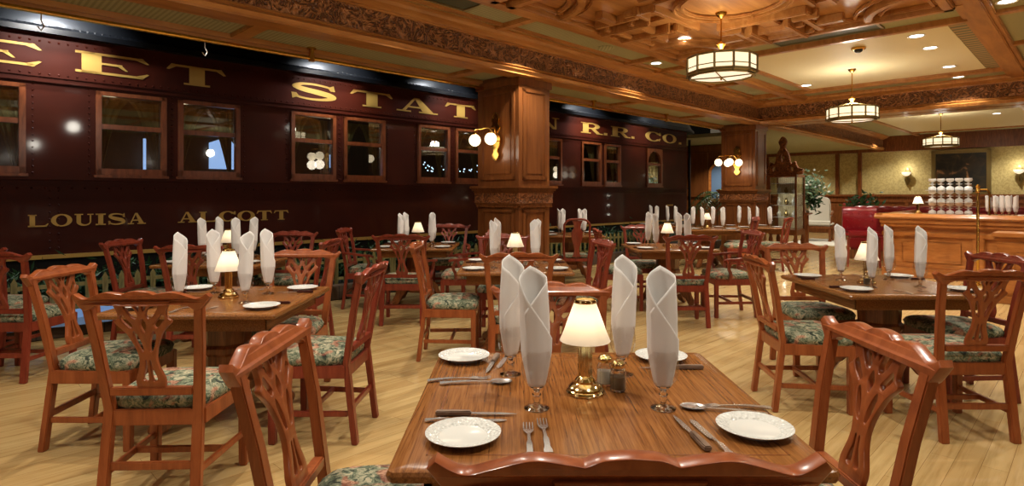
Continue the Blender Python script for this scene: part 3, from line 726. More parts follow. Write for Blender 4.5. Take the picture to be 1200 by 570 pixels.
chair(4.75, 11.5, LT, 'red chair in the middle of three by the far column', RCHAIR, -.2)
chair(4.95, 10.9, UP, 'red chair outermost of three by the far column, next to the open floor', RCHAIR, .9)
# vase-splat chair
q = empty('vase_splat_chair', 'round-backed chair with a solid vase splat behind the near column', 'chair', (.98, 9.15, 0), 0)
for s_ in (-1, 1):
    B().tube([(s_*.22,.2,.44),(s_*.24,.22,.3),(s_*.22,.2,.1),(s_*.23,.23,0)], [.03,.028,.016,.026], 8).build('front_leg', 'red_chair', q)
    B().bar([(s_*.19,-.2,.45),(s_*.2,-.24,0)], .035, .035).build('back_leg', 'red_chair', q)
B().tube(smoothpts([(-.18,-.2,.44),(-.2,-.23,.65),(-.19,-.27,.85),(-.19,-.3,.97),(-.12,-.33,1.04),(0,-.34,1.05),(.12,-.33,1.04),(.19,-.3,.97),(.19,-.27,.85),(.2,-.23,.65),(.18,-.2,.44)], 3), .017, 8).build('hoop_back', 'red_chair', q)
hp = smoothpts([(.07,.47),(.05,.52),(.035,.6),(.06,.68),(.085,.78),(.08,.86),(.05,.92),(.06,.98),(.08,1.03)], 3)
flatcurve('splat', hp+[(-x, z) for x, z in reversed(hp)], [], .014, .002, 'red_chair', q, lambda x, y, z: (x, y-.2-(z-.44)*.22, z))
B().box(-.21, .21, -.2, .22, .4, .45).build('seat_rail', 'red_chair', q, bevel=.008)
B().box(-.2, .2, -.18, .215, .45, .5).build('seat_cushion', 'fabric', q, bevel=.02)

# ------------------------------------------------------------------ tables
TZ = .76
def make_table(wx, wy, name='dining_table'):
    t = empty(name, 't', 'table')
    hx, hy = wx/2, wy/2
    def ring(e, z): c = .012; a, b_ = hx-e, hy-e; return [(-a+c,-b_,z),(a-c,-b_,z),(a,-b_+c,z),(a,b_-c,z),(a-c,b_,z),(-a+c,b_,z),(-a,b_-c,z),(-a,-b_+c,z)]
    B().loft([ring(.014, TZ-.036), ring(.004, TZ-.03), ring(0, TZ-.014), ring(.004, TZ-.005), ring(.012, TZ-.001), ring(.05, TZ)]).build('tabletop', 'oak', t, smooth=25)
    g = B(); e0 = .085
    for x0, x1, y0, y1 in ((-hx+e0, hx-e0, -hy+e0, -hy+e0+.004), (-hx+e0, hx-e0, hy-e0-.004, hy-e0), (-hx+e0, -hx+e0+.004, -hy+e0, hy-e0), (hx-e0-.004, hx-e0, -hy+e0, hy-e0)):
        g.box(x0, x1, y0, y1, TZ-.001, TZ+.0006)
    g.build('inlay_line', 'oak_dark', t, smooth=0)
    a = .08
    B().box(-hx+a, hx-a, -hy+a, -hy+a+.025, TZ-.115, TZ-.035).box(-hx+a, hx-a, hy-a-.025, hy-a, TZ-.115, TZ-.035).box(-hx+a, -hx+a+.025, -hy+a, hy-a, TZ-.115, TZ-.035).box(hx-a-.025, hx-a, -hy+a, hy-a, TZ-.115, TZ-.035).build('apron', 'oak', t, bevel=.004)
    B().lathe([(.15,.17),(.17,.19),(.17,.24),(.15,.26),(.14,.3),(.14,.42),(.155,.44),(.155,.47),(.14,.49),(.145,.6),(.17,.66),(.2,.68),(.2,TZ-.04)], 8, ang0=PI/8).build('pedestal', 'oak_dark', t, smooth=25)
    for k in range(4):
        an = k*PI/2+PI/4
        p = smoothpts([(.1,0,.24),(.19,0,.25),(.27,0,.18),(.34,0,.07),(.40,0,.045)], 4)
        b = B().bar([(x*math.cos(an), x*math.sin(an), z) for x, _, z in p], .08, [.12]*3+[.09]*6+[.06]*(len(p)-9), (-math.sin(an), math.cos(an), 0))
        b.ball((.40*math.cos(an), .40*math.sin(an), .042), .042, 10, 6); b.build('pedestal_foot', 'oak_dark', t, bevel=.006)
    return reg(t)
TAB = make_table(1.0, 1.0)
BIGT = make_table(1.08, 1.06)
# table lamp
def make_lamp():
    l = empty('table_lamp', 'l', 'lamp')
    B().lathe([(.06,0),(.063,.006),(.06,.012),(.052,.016),(.055,.02),(.046,.03),(.034,.036),(.034,.042),(.028,.05),(.022,.056)], 24).build('lamp_base', 'brass_pol', l)
    b = B()
    for k in range(6): a = k*PI/3; b.lathe([(.0095,.05),(.0095,.2)], 8, (.014*math.cos(a), .014*math.sin(a), 0))
    b.lathe([(.022,.048),(.024,.056),(.018,.06)], 16).lathe([(.018,.19),(.024,.196),(.02,.205)], 16).build('stem', 'brass_pol', l)
    n = 48; rings = [[((r+(.0012 if k % 2 else 0))*math.cos(2*PI*k/n), (r+(.0012 if k % 2 else 0))*math.sin(2*PI*k/n), z) for k in range(n)] for r, z in ((.082,.172),(.08,.176),(.068,.205),(.052,.25),(.034,.298))]
    B().loft(rings, True, False).build('lamp_shade', 'shade', l, fix=False)
    B().lathe([(.037,.296),(.038,.3),(.036,.306),(.03,.307),(.03,.3)], 24, caps=False).build('shade_cap', 'brass_pol', l)
    return reg(l)
LAMP = make_lamp()
NAPH = .43
def make_napkin(var):
    n = 64; rings = []; rnd = random.Random(var); ph = rnd.uniform(0, 6); lean = (-.012, .010, -.006, .014)[var % 4]
    T = 1.30*PI; rows = 24; hand = 1 if var % 2 else -1
    for i in range(rows+1):
        row = []
        for k in range(n+1):
            a = -T+2*T*k/n; q = abs(a)/T
            zt = .435-.06*min(1, q/.45)-.20*max(0, (q-.42)/.58)**1.1 if a*hand > 0 else .435-.055*min(1, q/.5)-.11*max(0, (q-.5)/.5)**1.4
            z = (i/rows)*zt; hh = z/.43
            r = .019+.019*min(1, hh/.3)**.8
            r += .0028*(a*hand/T)+.003*hh
            if hh > .6: r *= 1-.10*(hh-.6)/.4
            flare = max(0, q-.8)/.2*.007*min(1, hh*1.5)
            r += flare+.0012*math.sin(7*a+ph)*(1-.6*hh)
            row.append((r*1.14*math.sin(a)+lean*hh*hh, -(-r*.78*math.cos(a)), z))
        rings.append(row)
    b = B().loft(rings, False, False)
    o = b.build('napkin', 'napkin', smooth=50, fix=False); o['category'] = 'napkin'
    m = o.modifiers.new('s', 'SOLIDIFY'); m.thickness = .0024; m.offset = 0
    bpy.context.view_layer.update(); me = bpy.data.meshes.new_from_object(o.evaluated_get(bpy.context.evaluated_depsgraph_get())); o.modifiers.clear(); o.data = me
    return reg(o)
NAPS = [make_napkin(k) for k in range(4)]
M['thin_glass'] = mk_pane('thin_drinking_glass', (.97,.97,.97,1), .09)
GOB = B().lathe([(.001,0),(.037,0),(.038,.003),(.03,.006),(.012,.012),(.008,.02),(.012,.03),(.009,.036),(.014,.044),(.008,.052),(.012,.06),(.022,.068),(.016,.074),(.001,.075)], 28, caps=False).build('goblet', 'glass', smooth=60); GOB['category'] = 'goblet'
B().lathe([(.018,.068),(.03,.077),(.039,.09),(.0445,.108),(.046,.125),(.0445,.152),(.0415,.178),(.0418,.1795),(.041,.1795)], 32, caps=False).build('bowl', 'thin_glass', GOB, smooth=60); reg(GOB)
PL = B().lathe([(.001,.003),(.055,.003),(.058,0),(.062,0),(.066,.006),(.09,.014),(.1,.018),(.101,.02),(.098,.0205),(.072,.012),(.062,.008),(.001,.0075)], 48, caps=False).build('side_plate', 'plate', smooth=50); PL['category'] = 'plate'; reg(PL)
def handle(b, x0, x1, z=.004, w=.016):
    pts = [(x0,0,z),((x0+x1)/2,0,z+.004),(x1,0,z+.001)]; b.bar(smoothpts(pts, 4), [w*1.2]*2+[w*.8]*3+[w*.45]*4, .004, (0,1,0)); return b
b = B().bar([(-.02,0,.004),(.0,0,.003),(.03,0,.002),(.1,0,.002),(.12,0,.002)], [.014,.018,.02,.019,.004], .0016, (0,1,0)); handle(b, -.115, -.018)
KN = b.build('table_knife', 'steel', bevel=.0006); KN['category'] = 'knife'; reg(KN)
def mk_steak(hm):
    s_ = B().bar([(-.01,0,.007),(.03,0,.006),(.09,0,.005),(.125,0,.004)], [.012,.017,.014,.002], .002, (0,1,0)).build('steak_knife', 'steel', bevel=.0006); s_['category'] = 'knife'
    B().bar([(-.115,0,.008),(-.1,0,.008),(-.05,0,.008),(-.01,0,.0075)], [.018,.022,.019,.016], .014, (0,1,0)).build('handle', hm, s_, bevel=.003)
    return reg(s_)
SK = mk_steak('knife_handle'); SK2 = mk_steak('dark_handle')
b = B(); handle(b, -.11, .02)
for k in range(4): b.bar([(.045,-.0105+k*.007,.004),(.06,-.0105+k*.007,.001),(.085,-.0105+k*.007,.006)], [.0036,.0036,.002], .0016, (0,1,0))
b.bar([(.018,0,.005),(.03,0,.006),(.046,0,.004)], [.008,.022,.025], .0018, (0,1,0))
FK = b.build('fork', 'steel', bevel=.0004); FK['category'] = 'fork'; reg(FK)
b = B(); handle(b, -.11, .03)
rings = []
for r, z in ((1.0,.006),(.8,.0025),(.45,.0005),(.1,0)): rings.append([(.058+.031*r*math.cos(2*PI*k/20), .02*r*math.sin(2*PI*k/20), z+.001) for k in range(20)])
for r, z in ((.1,.0012),(.45,.0017),(.8,.0037),(.98,.0072)): rings.append([(.058+.031*r*math.cos(2*PI*k/20), .02*r*math.sin(2*PI*k/20), z+.001) for k in range(20)])
rings = rings[::-1][:4]+rings[::-1][4:]
b.loft(rings, True, False)
SP = b.build('spoon', 'steel'); SP['category'] = 'spoon'; reg(SP)
def mk_shaker(fill, name):
    s_ = B().lathe([(.001,0),(.019,0),(.021,.004),(.021,.045),(.016,.055),(.015,.06),(.014,.06),(.015,.052),(.0195,.044),(.0195,.005),(.001,.003)], 8, caps=False).build(name, 'glass', smooth=20); s_['category'] = 'shaker'
    B().lathe([(.0185,.0055),(.0185,.036),(.001,.037)], 12).build('contents', fill, s_)
    B().lathe([(.017,.058),(.018,.06),(.018,.067),(.014,.073),(.004,.077)], 16).build('cap', 'brass_pol', s_)
    return reg(s_)
M['salt'] = plain('salt_fill', srgb(220,218,208), .9); M['pepper'] = plain('pepper_fill', srgb(120,108,88), .9)
SALT = mk_shaker('salt', 'salt_shaker'); PEP = mk_shaker('pepper', 'pepper_shaker')

TABLES = [
 ('big front table', .24, 1.915, BIGT), ('LOUISA table', -1.80, 3.72, TAB), ('column table', .03, 5.45, TAB), ('bar-front table', 2.70, 4.33, TAB),
 ('ALCOTT table', -2.87, 5.95, TAB), ('trainside table', -1.22, 7.62, TAB), ('R.R. CO. table', 1.97, 7.45, TAB), ('behind-column table', 1.0, 9.9, TAB),
 ('far lamp-lit table', 3.85, 11.6, TAB), ('far palm-side table', 3.3, 12.9, TAB), ('outermost far table', 5.0, 12.2, TAB)]
TL = ['big oak table in the foreground, laid with four napkins, plates and a lit lamp', 'oak table in front of the word LOUISA, laid for four with a lit lamp',
 'oak table laid for four directly in front of the near column', 'oak table with lamp and four napkins standing in front of the bar',
 'dark oak table by the picket fence below the word ALCOTT', 'dark oak table beside the train just before the near column',
 'oak table with lit lamp in the aisle below the words R.R. CO.', 'oak table beyond the near column, partly hidden by the vase-splat chair',
 'far dark table with a small lamp in front of the far column', 'far dark table close to the palm at the end of the train', 'far dark table beside the three chairs near the far column']
rn = random.Random(3)
def lamp_light(x, y, e):
    l = bpy.data.lights.new('lamp_bulb', 'POINT'); l.energy = e; l.color = (1, .78, .5); l.shadow_soft_size = .018
    o = bpy.data.objects.new('lamp_bulb', l); COL.objects.link(o); o.location = (x, y, TZ+.235)
for i, (nm, cx, cy, proto) in enumerate(TABLES):
    place(proto, (cx, cy, 0), 0, TL[i], 'oak pedestal dining tables')
    if i != 7 and i < 9:
        lx = cx-.08 if i == 3 else cx
        place(LAMP, (lx, cy+.02, TZ+.001), 0, 'lit brass table lamp with pleated white shade on the '+nm, 'table lamps'); lamp_light(lx, cy+.02, .27)
    ox, oy = (.185, .18)
    if i >= 8: ox, oy = .2, .3
    for a, sx in ((0, -1), (1, 1)):
        for c, sy in ((0, -1), (1, 1)):
            if i == 9 and sy == -1 and sx == 1: pass
            x, y = cx+sx*ox+rn.uniform(-.02, .02), cy+sy*oy+rn.uniform(-.02, .02)
            if i == 0: x, y = {(-1,-1):(.075,1.79), (-1,1):(-.005,2.13), (1,-1):(.46,1.79), (1,1):(.40,2.13)}[(sx,sy)]
            where = ('near' if sy < 0 else 'far')+' '+('train' if sx < 0 else 'bar')+'-side spot on the '+nm
            place(GOB, (x, y, TZ+.001), 0, 'clear stemmed goblet holding a napkin, '+where, 'water goblets')
            k = (a*2+c+i) % 4
            rz = {(-1,-1): .25, (-1,1): .5, (1,-1): -.1, (1,1): .3}[(sx,sy)]+(rn.uniform(-.9, .9) if i else 0)
            place(NAPS[k], (x, y, TZ+.072), rz, 'white napkin folded upright in goblet, '+where, 'upright folded napkins', scale=(.93,.93,.82+rn.uniform(-.01,.015)) if i else (1,1,.83))
            if i == 0: continue
            px, py = cx+sx*.36, cy+sy*.33
            if i >= 8: py = cy+sy*.34; px = cx+sx*.34
            place(PL, (px, py, TZ+.001), 0, 'white side plate, '+where, 'white side plates')
            if i in (1, 2, 3, 6, 4, 5):
                place(SK2, (cx+sx*.36, py-.13*sy, TZ+.0), 0 if sx < 0 else PI, 'dark-handled knife beside side plate, '+where, 'dark-handled knives')
                place(FK, (cx+sx*.08, cy+sy*.37, TZ), PI/2 if sy < 0 else -PI/2, 'steel fork, '+where, 'steel forks')
# front table settings
def P(proto, x, y, rz, label, group=None): return place(proto, (x, y, TZ+.001), rz, label, group, {id(FK): (1.15,1.2,1), id(SP): (1.25,1.4,1), id(SALT): (1.3,1.3,1.35), id(PEP): (1.3,1.3,1.35)}.get(id(proto)))
P(PL, -.13, 1.57, 0, 'white embossed side plate at the front corner nearest the train on big front table')
P(PL, -.19, 2.33, 0, 'white side plate at the far train-side corner of the big front table')
P(PL, .665, 1.615, 0, 'white embossed side plate beside steak knives at the bar-side front corner')
P(PL, .59, 2.33, 0, 'white side plate at the far bar-side corner, half behind a napkin')
P(SK, -.11, 1.735, 0, 'wood-handled steak knife lying above the front train-side plate')
P(KN, -.135, 1.69, .02, 'plain steel knife lying just above the front train-side plate')
P(FK, .045, 1.57, PI/2, 'steel fork nearest the lone front plate, tines pointing to the goblet')
P(FK, .088, 1.60, PI/2+.03, 'second steel fork, nearer the lamp, tines pointing to the goblet')
P(FK, -.17, 2.07, .18, 'steel fork lying across toward the spoon below the far plate')
P(SP, -.11, 2.03, .08, 'steel spoon near the goblets at the train side of the front table')
P(SK, -.075, 2.26, -PI/2-.15, 'steak knife pointing at camera beside the far train-side plate')
P(KN, -.03, 2.32, -PI/2-.2, 'steel knife next to the far train-side goblet')
P(SK, .60, 2.2, PI, 'wood-handled steak knife lying in front of the far bar-side plate')
P(SK, .485, 1.60, PI/2+.1, 'wood-handled steak knife pointing away beside the bar-side front plate')
P(KN, .53, 1.58, PI/2+.12, 'steel knife between the steak knife and the bar-side front plate')
P(FK, .66, 1.80, PI-.12, 'steel fork lying behind the bar-side front plate')
P(SP, .62, 1.77, PI-.3, 'steel spoon crossing the fork behind the bar-side front plate')
P(SALT, .318, 2.02, 0, 'glass salt shaker with gold cap beside the front table lamp')
P(PEP, .352, 1.955, 0, 'glass pepper shaker with gold cap beside the front table lamp')
P(PEP, -.0, 0, 0, 'x') if False else None
place(PEP, (2.56, 4.24, TZ+.001), 0, 'gold-capped pepper shaker on the bar-front table')
place(SALT, (.12, 5.40, TZ+.001), 0, 'gold-capped salt shaker on the column table')

# ------------------------------------------------------------------ pendants
def make_pendant():
    p = empty('pendant_light', 'p', 'pendant light')
    R, n = .405, 12; zb, zt = 0, .2
    def pt(r, k, z): a = 2*PI*k/n+PI/n; return (r*math.cos(a), r*math.sin(a), z)
    for k in range(n):
        B().add([pt(R,k,.03), pt(R,k+1,.03), pt(R,k+1,.205), pt(R,k,.205), pt(R-.008,k,.03), pt(R-.008,k+1,.03), pt(R-.008,k+1,.205), pt(R-.008,k,.205)], [(0,1,2,3),(7,6,5,4),(0,4,5,1),(1,5,6,2),(2,6,7,3),(3,7,4,0)]).build('glass_panel', 'pendant_glass', p, smooth=0)
    b = B()
    for k in range(n):
        b.tube([pt(R+.003,k,.0), pt(R+.003,k,.21)], .014, 6)
    for z, r, t in ((.205,R,.014), (.085,R+.002,.006), (.022,R,.02), (.0,R-.03,.018)):
        for k in range(n): b.tube([pt(r,k,z), pt(r,k+1,z)], t, 6)
    for k in range(0, n, 3):
        b.tube([pt(R-.03,k,-.004), (0,0,-.014)], .009, 6)
    for k in range(0, n, 4):
        b.tube([pt(R,k,.205), (0,0,.3)], .007, 6)
    b.build('frame', 'old_brass', p, smooth=40)
    B().loft([[pt(R-.03,k,0) for k in range(n)], [pt(.2,k,-.004) for k in range(n)]], True, False).loft([[pt(.2,k,-.004) for k in range(n)], [pt(.005,k,-.006) for k in range(n)]]).build('bottom_lens', 'pendant_lens', p, smooth=0)
    B().lathe([(.004,-.05),(.012,-.04),(.014,-.03),(.008,-.02),(.014,-.008),(.014,0)], 12).build('finial', 'brass', p)
    B().lathe([(.01,.28),(.02,.29),(.02,.31),(.045,.345),(.06,.36),(.05,.375),(.02,.385),(.012,.41)], 20).build('hub', 'brass', p)
    return p
PEND = make_pendant()
PR = {}
for i, (u, d) in enumerate(((6.2, 2.95), (10.6, 2.84), (17.8, 2.8))):
    zb = 2.72 if i == 0 else 2.62
    if i == 0: reg(PEND)
    o = place(PEND, uw(u, d, zb), R45, ['big lit brass and glass drum pendant under the carved wood coffer', 'lit drum pendant under the cream ceiling panel', 'smallest lit drum pendant, far off above the bar'][i], 'drum pendants', scale=(.9,.9,.95))
    top = (ZC-zb-(.06 if i == 0 else .025))/.95
    B().tube([(0,0,.4), (0,0,top)], .01, 8).lathe([(.012,top-.06),(.05,top-.03),(.07,top),(.07,top+.01)], 16).build('rod', 'brass', o)
    l = bpy.data.lights.new('pendant_and_fill_glow', 'POINT'); l.energy = 15 if i == 0 else 30; l.color = (1,.95,.84); l.shadow_soft_size = .12
    lo = bpy.data.objects.new('pendant_and_fill_glow', l); COL.objects.link(lo); lo.location = uw(u, d, zb+.26)
# recessed downlights
DL = B().lathe([(.075,0),(.095,0),(.1,-.006),(.095,-.01),(.075,-.004)], 24, caps=False).build('downlight', 'white'); DL['category'] = 'ceiling light'
B().lathe([(.001,.0),(.075,.0),(.075,-.003),(.001,-.003)], 24, caps=False).build('lens', 'downlight', DL); reg(DL)
def pix(px, py, z):
    Y = (z-1.41)*690/(229-py); return Vector(((px-600)/690*Y, Y, z))
spots = [(802,45,ZC-.055,'in the carved wood coffer beside the big pendant'), (769,74,ZC,'in the green border next to the carved wood coffer'), (1074,42,ZC-.027,'uppermost of those in the cream ceiling panel'), (1090,56,ZC-.027,'largest and middle one in the cream ceiling panel'),
         (1112,78,ZC-.027,'close to the far edge of the cream ceiling panel'), (1123,90,ZC,'in the green strip past the cream ceiling panel'), (945,100,ZC-.027,'alone at the train-side corner of the cream ceiling panel'), (1168,133,ZC-.027,'in the far ceiling bay beyond the cross beam'), (1180,1.5,ZC,'at the top corner of the picture in the green ceiling')]
def spot(p, e, size=2.2, col=(1,.93,.8), blend=.6, aim=None, r=.03):
    l = bpy.data.lights.new('spot', 'SPOT'); l.energy = e; l.spot_size = size; l.spot_blend = blend; l.color = col; l.shadow_soft_size = r
    o = bpy.data.objects.new('spot', l); COL.objects.link(o); o.location = p
    if aim is not None: o.rotation_euler = (Vector(aim)-Vector(p)).to_track_quat('-Z', 'Y').to_euler()
    return o
for px, py, z, w_ in spots:
    p = pix(px, py, z); place(DL, p, 0, 'small round recessed downlight '+w_, 'recessed downlights')
    spot(p-Vector((0,0,.03)), 140)
for u, d in ((1.0,4.8),(3.6,4.8),(.3,2.5),(2.6,2.2),(9.2,4.8),(-1.5,3.6),(1.5,.2),(4.0,.2),(7,.0),(10,-.5),(5.5,5.0),(16,4.6),(20,3.6),(22.6,2),(22.6,5),(22.6,8),(11.6,4.8),(19,6.5),(16.8,8.4),(17.4,6.9)):  # further spots added to brighten floor, walls and far corner, without fixtures
    spot(uw(u, d, ZC-.12 if d < 5.4 else ZS-.05), 150 if u < 15 else 185)
for u, d in ((2.0, 2.9), (-2.5, 2.9), (2.0, -2.6), (6.2, -2.6), (10.6, -2.6), (-2.5, -2.6)):  # unseen fill lights added where more pendants would hang, no fixtures built
    l = bpy.data.lights.new('pendant_and_fill_glow', 'POINT'); l.energy = 34; l.color = (1,.93,.8); l.shadow_soft_size = .1
    lo = bpy.data.objects.new('pendant_and_fill_glow', l); COL.objects.link(lo); lo.location = uw(u, d, 2.7)
# train floods (cool white) in the void above the aisle
for u, e in ((1.1, 190), (4.5, 150), (6.6, 110), (10.7, 170), (13.6, 80), (-1.8, 120)):
    spot(uw(u, 7.85, 3.98), e, 1.7, (.92,.96,1), .8, uw(u, 8.28, 2.9), .07)
for u, e in ((1.0, 150), (4.4, 110), (6.8, 90), (10.6, 140), (12.8, 80)): spot(uw(u, 7.3, 3.6), e, 1.1, (1,.96,.9), .9, uw(u, 8.3, 2.98), .06)  # extra warmer spots added to lift the letterboard
for k in range(9): spot(uw(-.5+k*1.7, 7.5, 3.9), 22, .8, (1,.95,.85), .9)  # row of downward spots added to brighten fence and greenery
M['blue_glow'] = plain('blue_reflection_glow', srgb(140,170,255), .5, emit=(.35,.55,1,1), es=1.6)
M['bead_glow'] = plain('blue_white_bead_glow', srgb(200,220,255), .5, emit=(.55,.75,1,1), es=5)
B().prism([(3.42,1.86),(3.92,1.86),(3.9,2.2),(3.72,2.42),(3.42,2.3)], 2.36, 2.38).box(2.44, 2.475, 2.3, 2.33, 1.7, 2.3).box(5.6, 5.85, 2.3, 2.33, 1.95, 2.2).build('reflection_glow_panels', 'blue_glow', car)  # glowing blue panels added inside the car, imitating reflections in its windows
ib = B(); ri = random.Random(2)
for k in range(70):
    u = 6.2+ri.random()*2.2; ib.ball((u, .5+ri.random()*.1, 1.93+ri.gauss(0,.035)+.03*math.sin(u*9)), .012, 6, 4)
ib.build('glow_beads', 'bead_glow', car)  # glowing beads added behind the panes where string lights show in the glass
for u in (-1, 1.8, 2.7, 4.3, 5.1, 6.6, 9.5, 11.4):
    l = bpy.data.lights.new('car_lamp', 'POINT'); l.energy = 4; l.color = (1,.8,.5); l.shadow_soft_size = .08
    lo = bpy.data.objects.new('car_lamp', l); COL.objects.link(lo); lo.location = uw(u, 9.6, 2.5)
# grilles, speakers, smoke detector
def flat(name, mat, u0, u1, d0, d1, label, cat):
    b = B().box(-(u1-u0)/2, (u1-u0)/2, -(d1-d0)/2, (d1-d0)/2, -.015, 0)
    o = tag(b.build(name, mat, loc=uw((u0+u1)/2, (d0+d1)/2, ZC-.001), rz=R45, smooth=0), label, cat); f = B(); a, c = (u1-u0)/2, (d1-d0)/2
    f.box(-a-.03, a+.03, -c-.03, -c, -.022, 0).box(-a-.03, a+.03, c, c+.03, -.022, 0).box(-a-.03, -a, -c, c, -.022, 0).box(a, a+.03, -c, c, -.022, 0).build('frame', 'old_brass', o)
flat('air_grille', 'grille', 3.05, 4.2, 4.66, 4.95, 'dark green air grille in the ceiling border above the train lettering', 'vent')
flat('air_grille', 'grille', 7.86, 8.3, 1.9, 3.1, 'dark green air grille between the carved coffer and the cream panel', 'vent')
for (px, py), lb, z in (((709,56),'in the green border between two timber bars', ZC), ((881,108),'behind the big pendant', ZC), ((263,21),'in the soffit above the wide letter E', ZS)):
    p = pix(px, py, z); tag(B().lathe([(.12,0),(.125,-.006),(.11,-.014),(.001,-.016)], 28).build('ceiling_speaker', 'green_ceiling', loc=p-Vector((0,0,.001))), 'round green ceiling speaker '+lb, 'speaker')
p = pix(1006, 56, ZC-.03); o = tag(B().lathe([(.09,0),(.09,-.02),(.07,-.03),(.06,-.03)], 20).build('smoke_detector', 'brass', loc=p), 'dark domed smoke detector with brass rim on cream ceiling panel', 'detector'); B().ball((0,0,-.03), .055, 14, 8, sz=.8).build('dome', 'black', o)

# ------------------------------------------------------------------ globe sconces on the columns
def globe_sconce(u, d, z, label, n=2):
    s_ = empty('globe_sconce', label, 'wall light', uw(u, d, z), R45)
    pl = smoothpts([(0,-.32),(.07,-.24),(.04,-.18),(.085,-.1),(.1,0),(.05,.07),(.1,.14),(.06,.2),(.08,.27),(0,.36),(-.08,.27),(-.06,.2),(-.1,.14),(-.05,.07),(-.1,0),(-.085,-.1),(-.04,-.18),(-.07,-.24)], 3, True)
    B().fn(lambda x, y, z_: (x, y, z_)).prism(pl, 0, .03).xf(Matrix.Rotation(PI/2, 4, 'Z')).build('back_plate', 'brass', s_, bevel=.006)
    arms = [(-.26, -.16), (-.26, .16)] if n == 2 else [(-.24, -.14), (-.24, .12), (-.62, -.1), (-.62, .16)]
    for ax, ay in arms:
        a = B().tube(smoothpts([(-.02,0,.05),(-.1,ay*.4,.14),(ax*.7,ay*.9,.12),(ax,ay,.1),(ax,ay,.04)], 4), .011, 8)
        a.lathe([(.03,.07),(.04,.06),(.045,.04)], 14, (ax,ay,0)); a.tube(smoothpts([(-.03,0,-.05),(-.12,ay*.5,-.02),(-.1,ay*.7,.06),(-.06,ay*.4,.05)], 4), .007, 6)
        ao = a.build('arm', 'brass', s_)
        B().ball((ax,ay,-.035), .082, 20, 12).build('globe', 'globe', ao)
        l = bpy.data.lights.new('globe_glow', 'POINT'); l.energy = 1.6; l.color = (1,.86,.66); l.shadow_soft_size = .09
        lo = bpy.data.objects.new('globe_glow', l); COL.objects.link(lo); c = uw(u, d, 0); lo.location = uw(u+ax, d+ay, z-.2)
cu, cd = (.09+7.9)/S2, (7.9-.09)/S2
globe_sconce(cu-.03, cd+.4, 2.2, 'brass sconce with two lit globes on the near column')
globe_sconce(13.22, 5.9, 2.18, 'brass sconce with four lit globes on the far column', 4)
s_ = empty('globe_sconce', 'brass sconce with lit globe peeping from behind the near column', 'wall light', uw(cu+.62, cd+.55, 2.2), R45)
B().tube([(0,0,.08),(.1,0,.13),(.2,.0,.1),(.2,0,.03)], .012, 8).lathe([(.03,.07),(.045,.04)], 14, (.2,0,0)).build('arm', 'brass', s_)
B().ball((.2,0,-.04), .08, 18, 10).build('globe', 'globe', s_)

# ------------------------------------------------------------------ bar
U0 = (6.6+10.45)/S2; D0 = (10.45-6.6)/S2     # near-left corner of the bar
bar = empty('bar_counter', 'long panelled oak bar counter with a thick moulded top', 'bar', uw(U0, D0), R45)
L = 6.0; W = .7
b = B()
ct = [(-.12,1.0),(-.14,1.03),(-.12,1.06),(-.08,1.09),(W,1.09),(W,1.0)]
B().loft([[(x, y, z) for x, z in ct] for y in (.12, -L)]).build('counter_top', 'barwood', bar, smooth=25)
B().box(-.12, 2.85, .1, .0, 1.0, 1.09).build('counter_return', 'barwood', bar, bevel=.01)
B().box(0, W, -L, 0, 0, 1.0).build('bar_front', 'barwood', bar)
m = B().box(-.09, 0, -L, .05, .92, 1.0).box(-.06, 0, -L, .04, .86, .92).box(-.06, 0, -L, .02, 0, .16).box(-.05, 0, -L, .02, .7, .78)
k = 0
while k < L:
    m.box(-.05, 0, -k-.16, -k, .16, .7); k += 1.25
m.build('mouldings', 'barwood', bar, bevel=.008)
k = .16
while k < L-1:
    B().box(-.02, 0, -k-.95, -k-.12, .26, .62).build('panel', 'barwood', bar, bevel=.012); k += 1.25
B().lathe([(.05,0),(.055,.015),(.03,.03),(.02,.025)], 14).xf(Matrix.Translation((-.03,-.08,.81)) @ Matrix.Rotation(-PI/2, 4, 'Y')).build('rosette', 'oak_dark', bar)
# rear length of bar running behind
# goblet stacks
STK = B().lathe([(.001,0),(.036,0),(.036,.004),(.01,.012),(.01,.04),(.034,.06),(.045,.09),(.04,.13),(.038,.13),(.043,.09),(.032,.063),(.001,.05)], 14, caps=False).build('upturned_goblet', 'glassy' if 'glassy' in M else 'glass', smooth=60)
STK.data.materials.clear(); 
def mk_gl2():
    t = NT('stacked_glassware'); t.bsdf.inputs['Base Color'].default_value = (.93,.94,.94,1); t.bsdf.inputs['Roughness'].default_value = .12; t.bsdf.inputs['Transmission Weight'].default_value = .1; return t.m
M['glassy'] = mk_gl2(); STK.data.materials.append(M['glassy']); STK['category'] = 'goblet'; reg(STK)
for lv in range(6):
    for r in range(5):
        z = 1.09+lv*.098
        if lv >= 6: break
        inv = 1-lv % 2
        o = place(STK, uw(U0+.3, D0-.66-r*.124, z+.001+(lv//2)*.009), 0, 'bar goblet, layer %s of the stack, %s from the lamp' % (['bottom','second','third','fourth','fifth','top'][lv], ['first','second','third','fourth','fifth'][r]), 'goblets stacked on the bar', scale=(1.35,1.35,.75))
        if inv: o.location.z = z+.0985+(lv//2)*.009
        o.rotation_euler.x = PI if inv else 0
tray = []
for lv in (2, 4):
    tag(B().box(-.15, .15, -.33, .33, 0, .006).build('glass_tray', 'white', loc=uw(U0+.3, D0-.91, 1.0925+lv*.098+(lv//2-1)*.009), rz=R45), ['thin tray between the lower layers of stacked goblets', 'thin tray between the upper layers of stacked goblets'][lv//2-1], 'tray')
dup(LAMP, uw(U0+.2, D0-.47, 1.091), 0, 'small lamp with white conical shade on the bar beside the stacked goblets', 'table lamps')
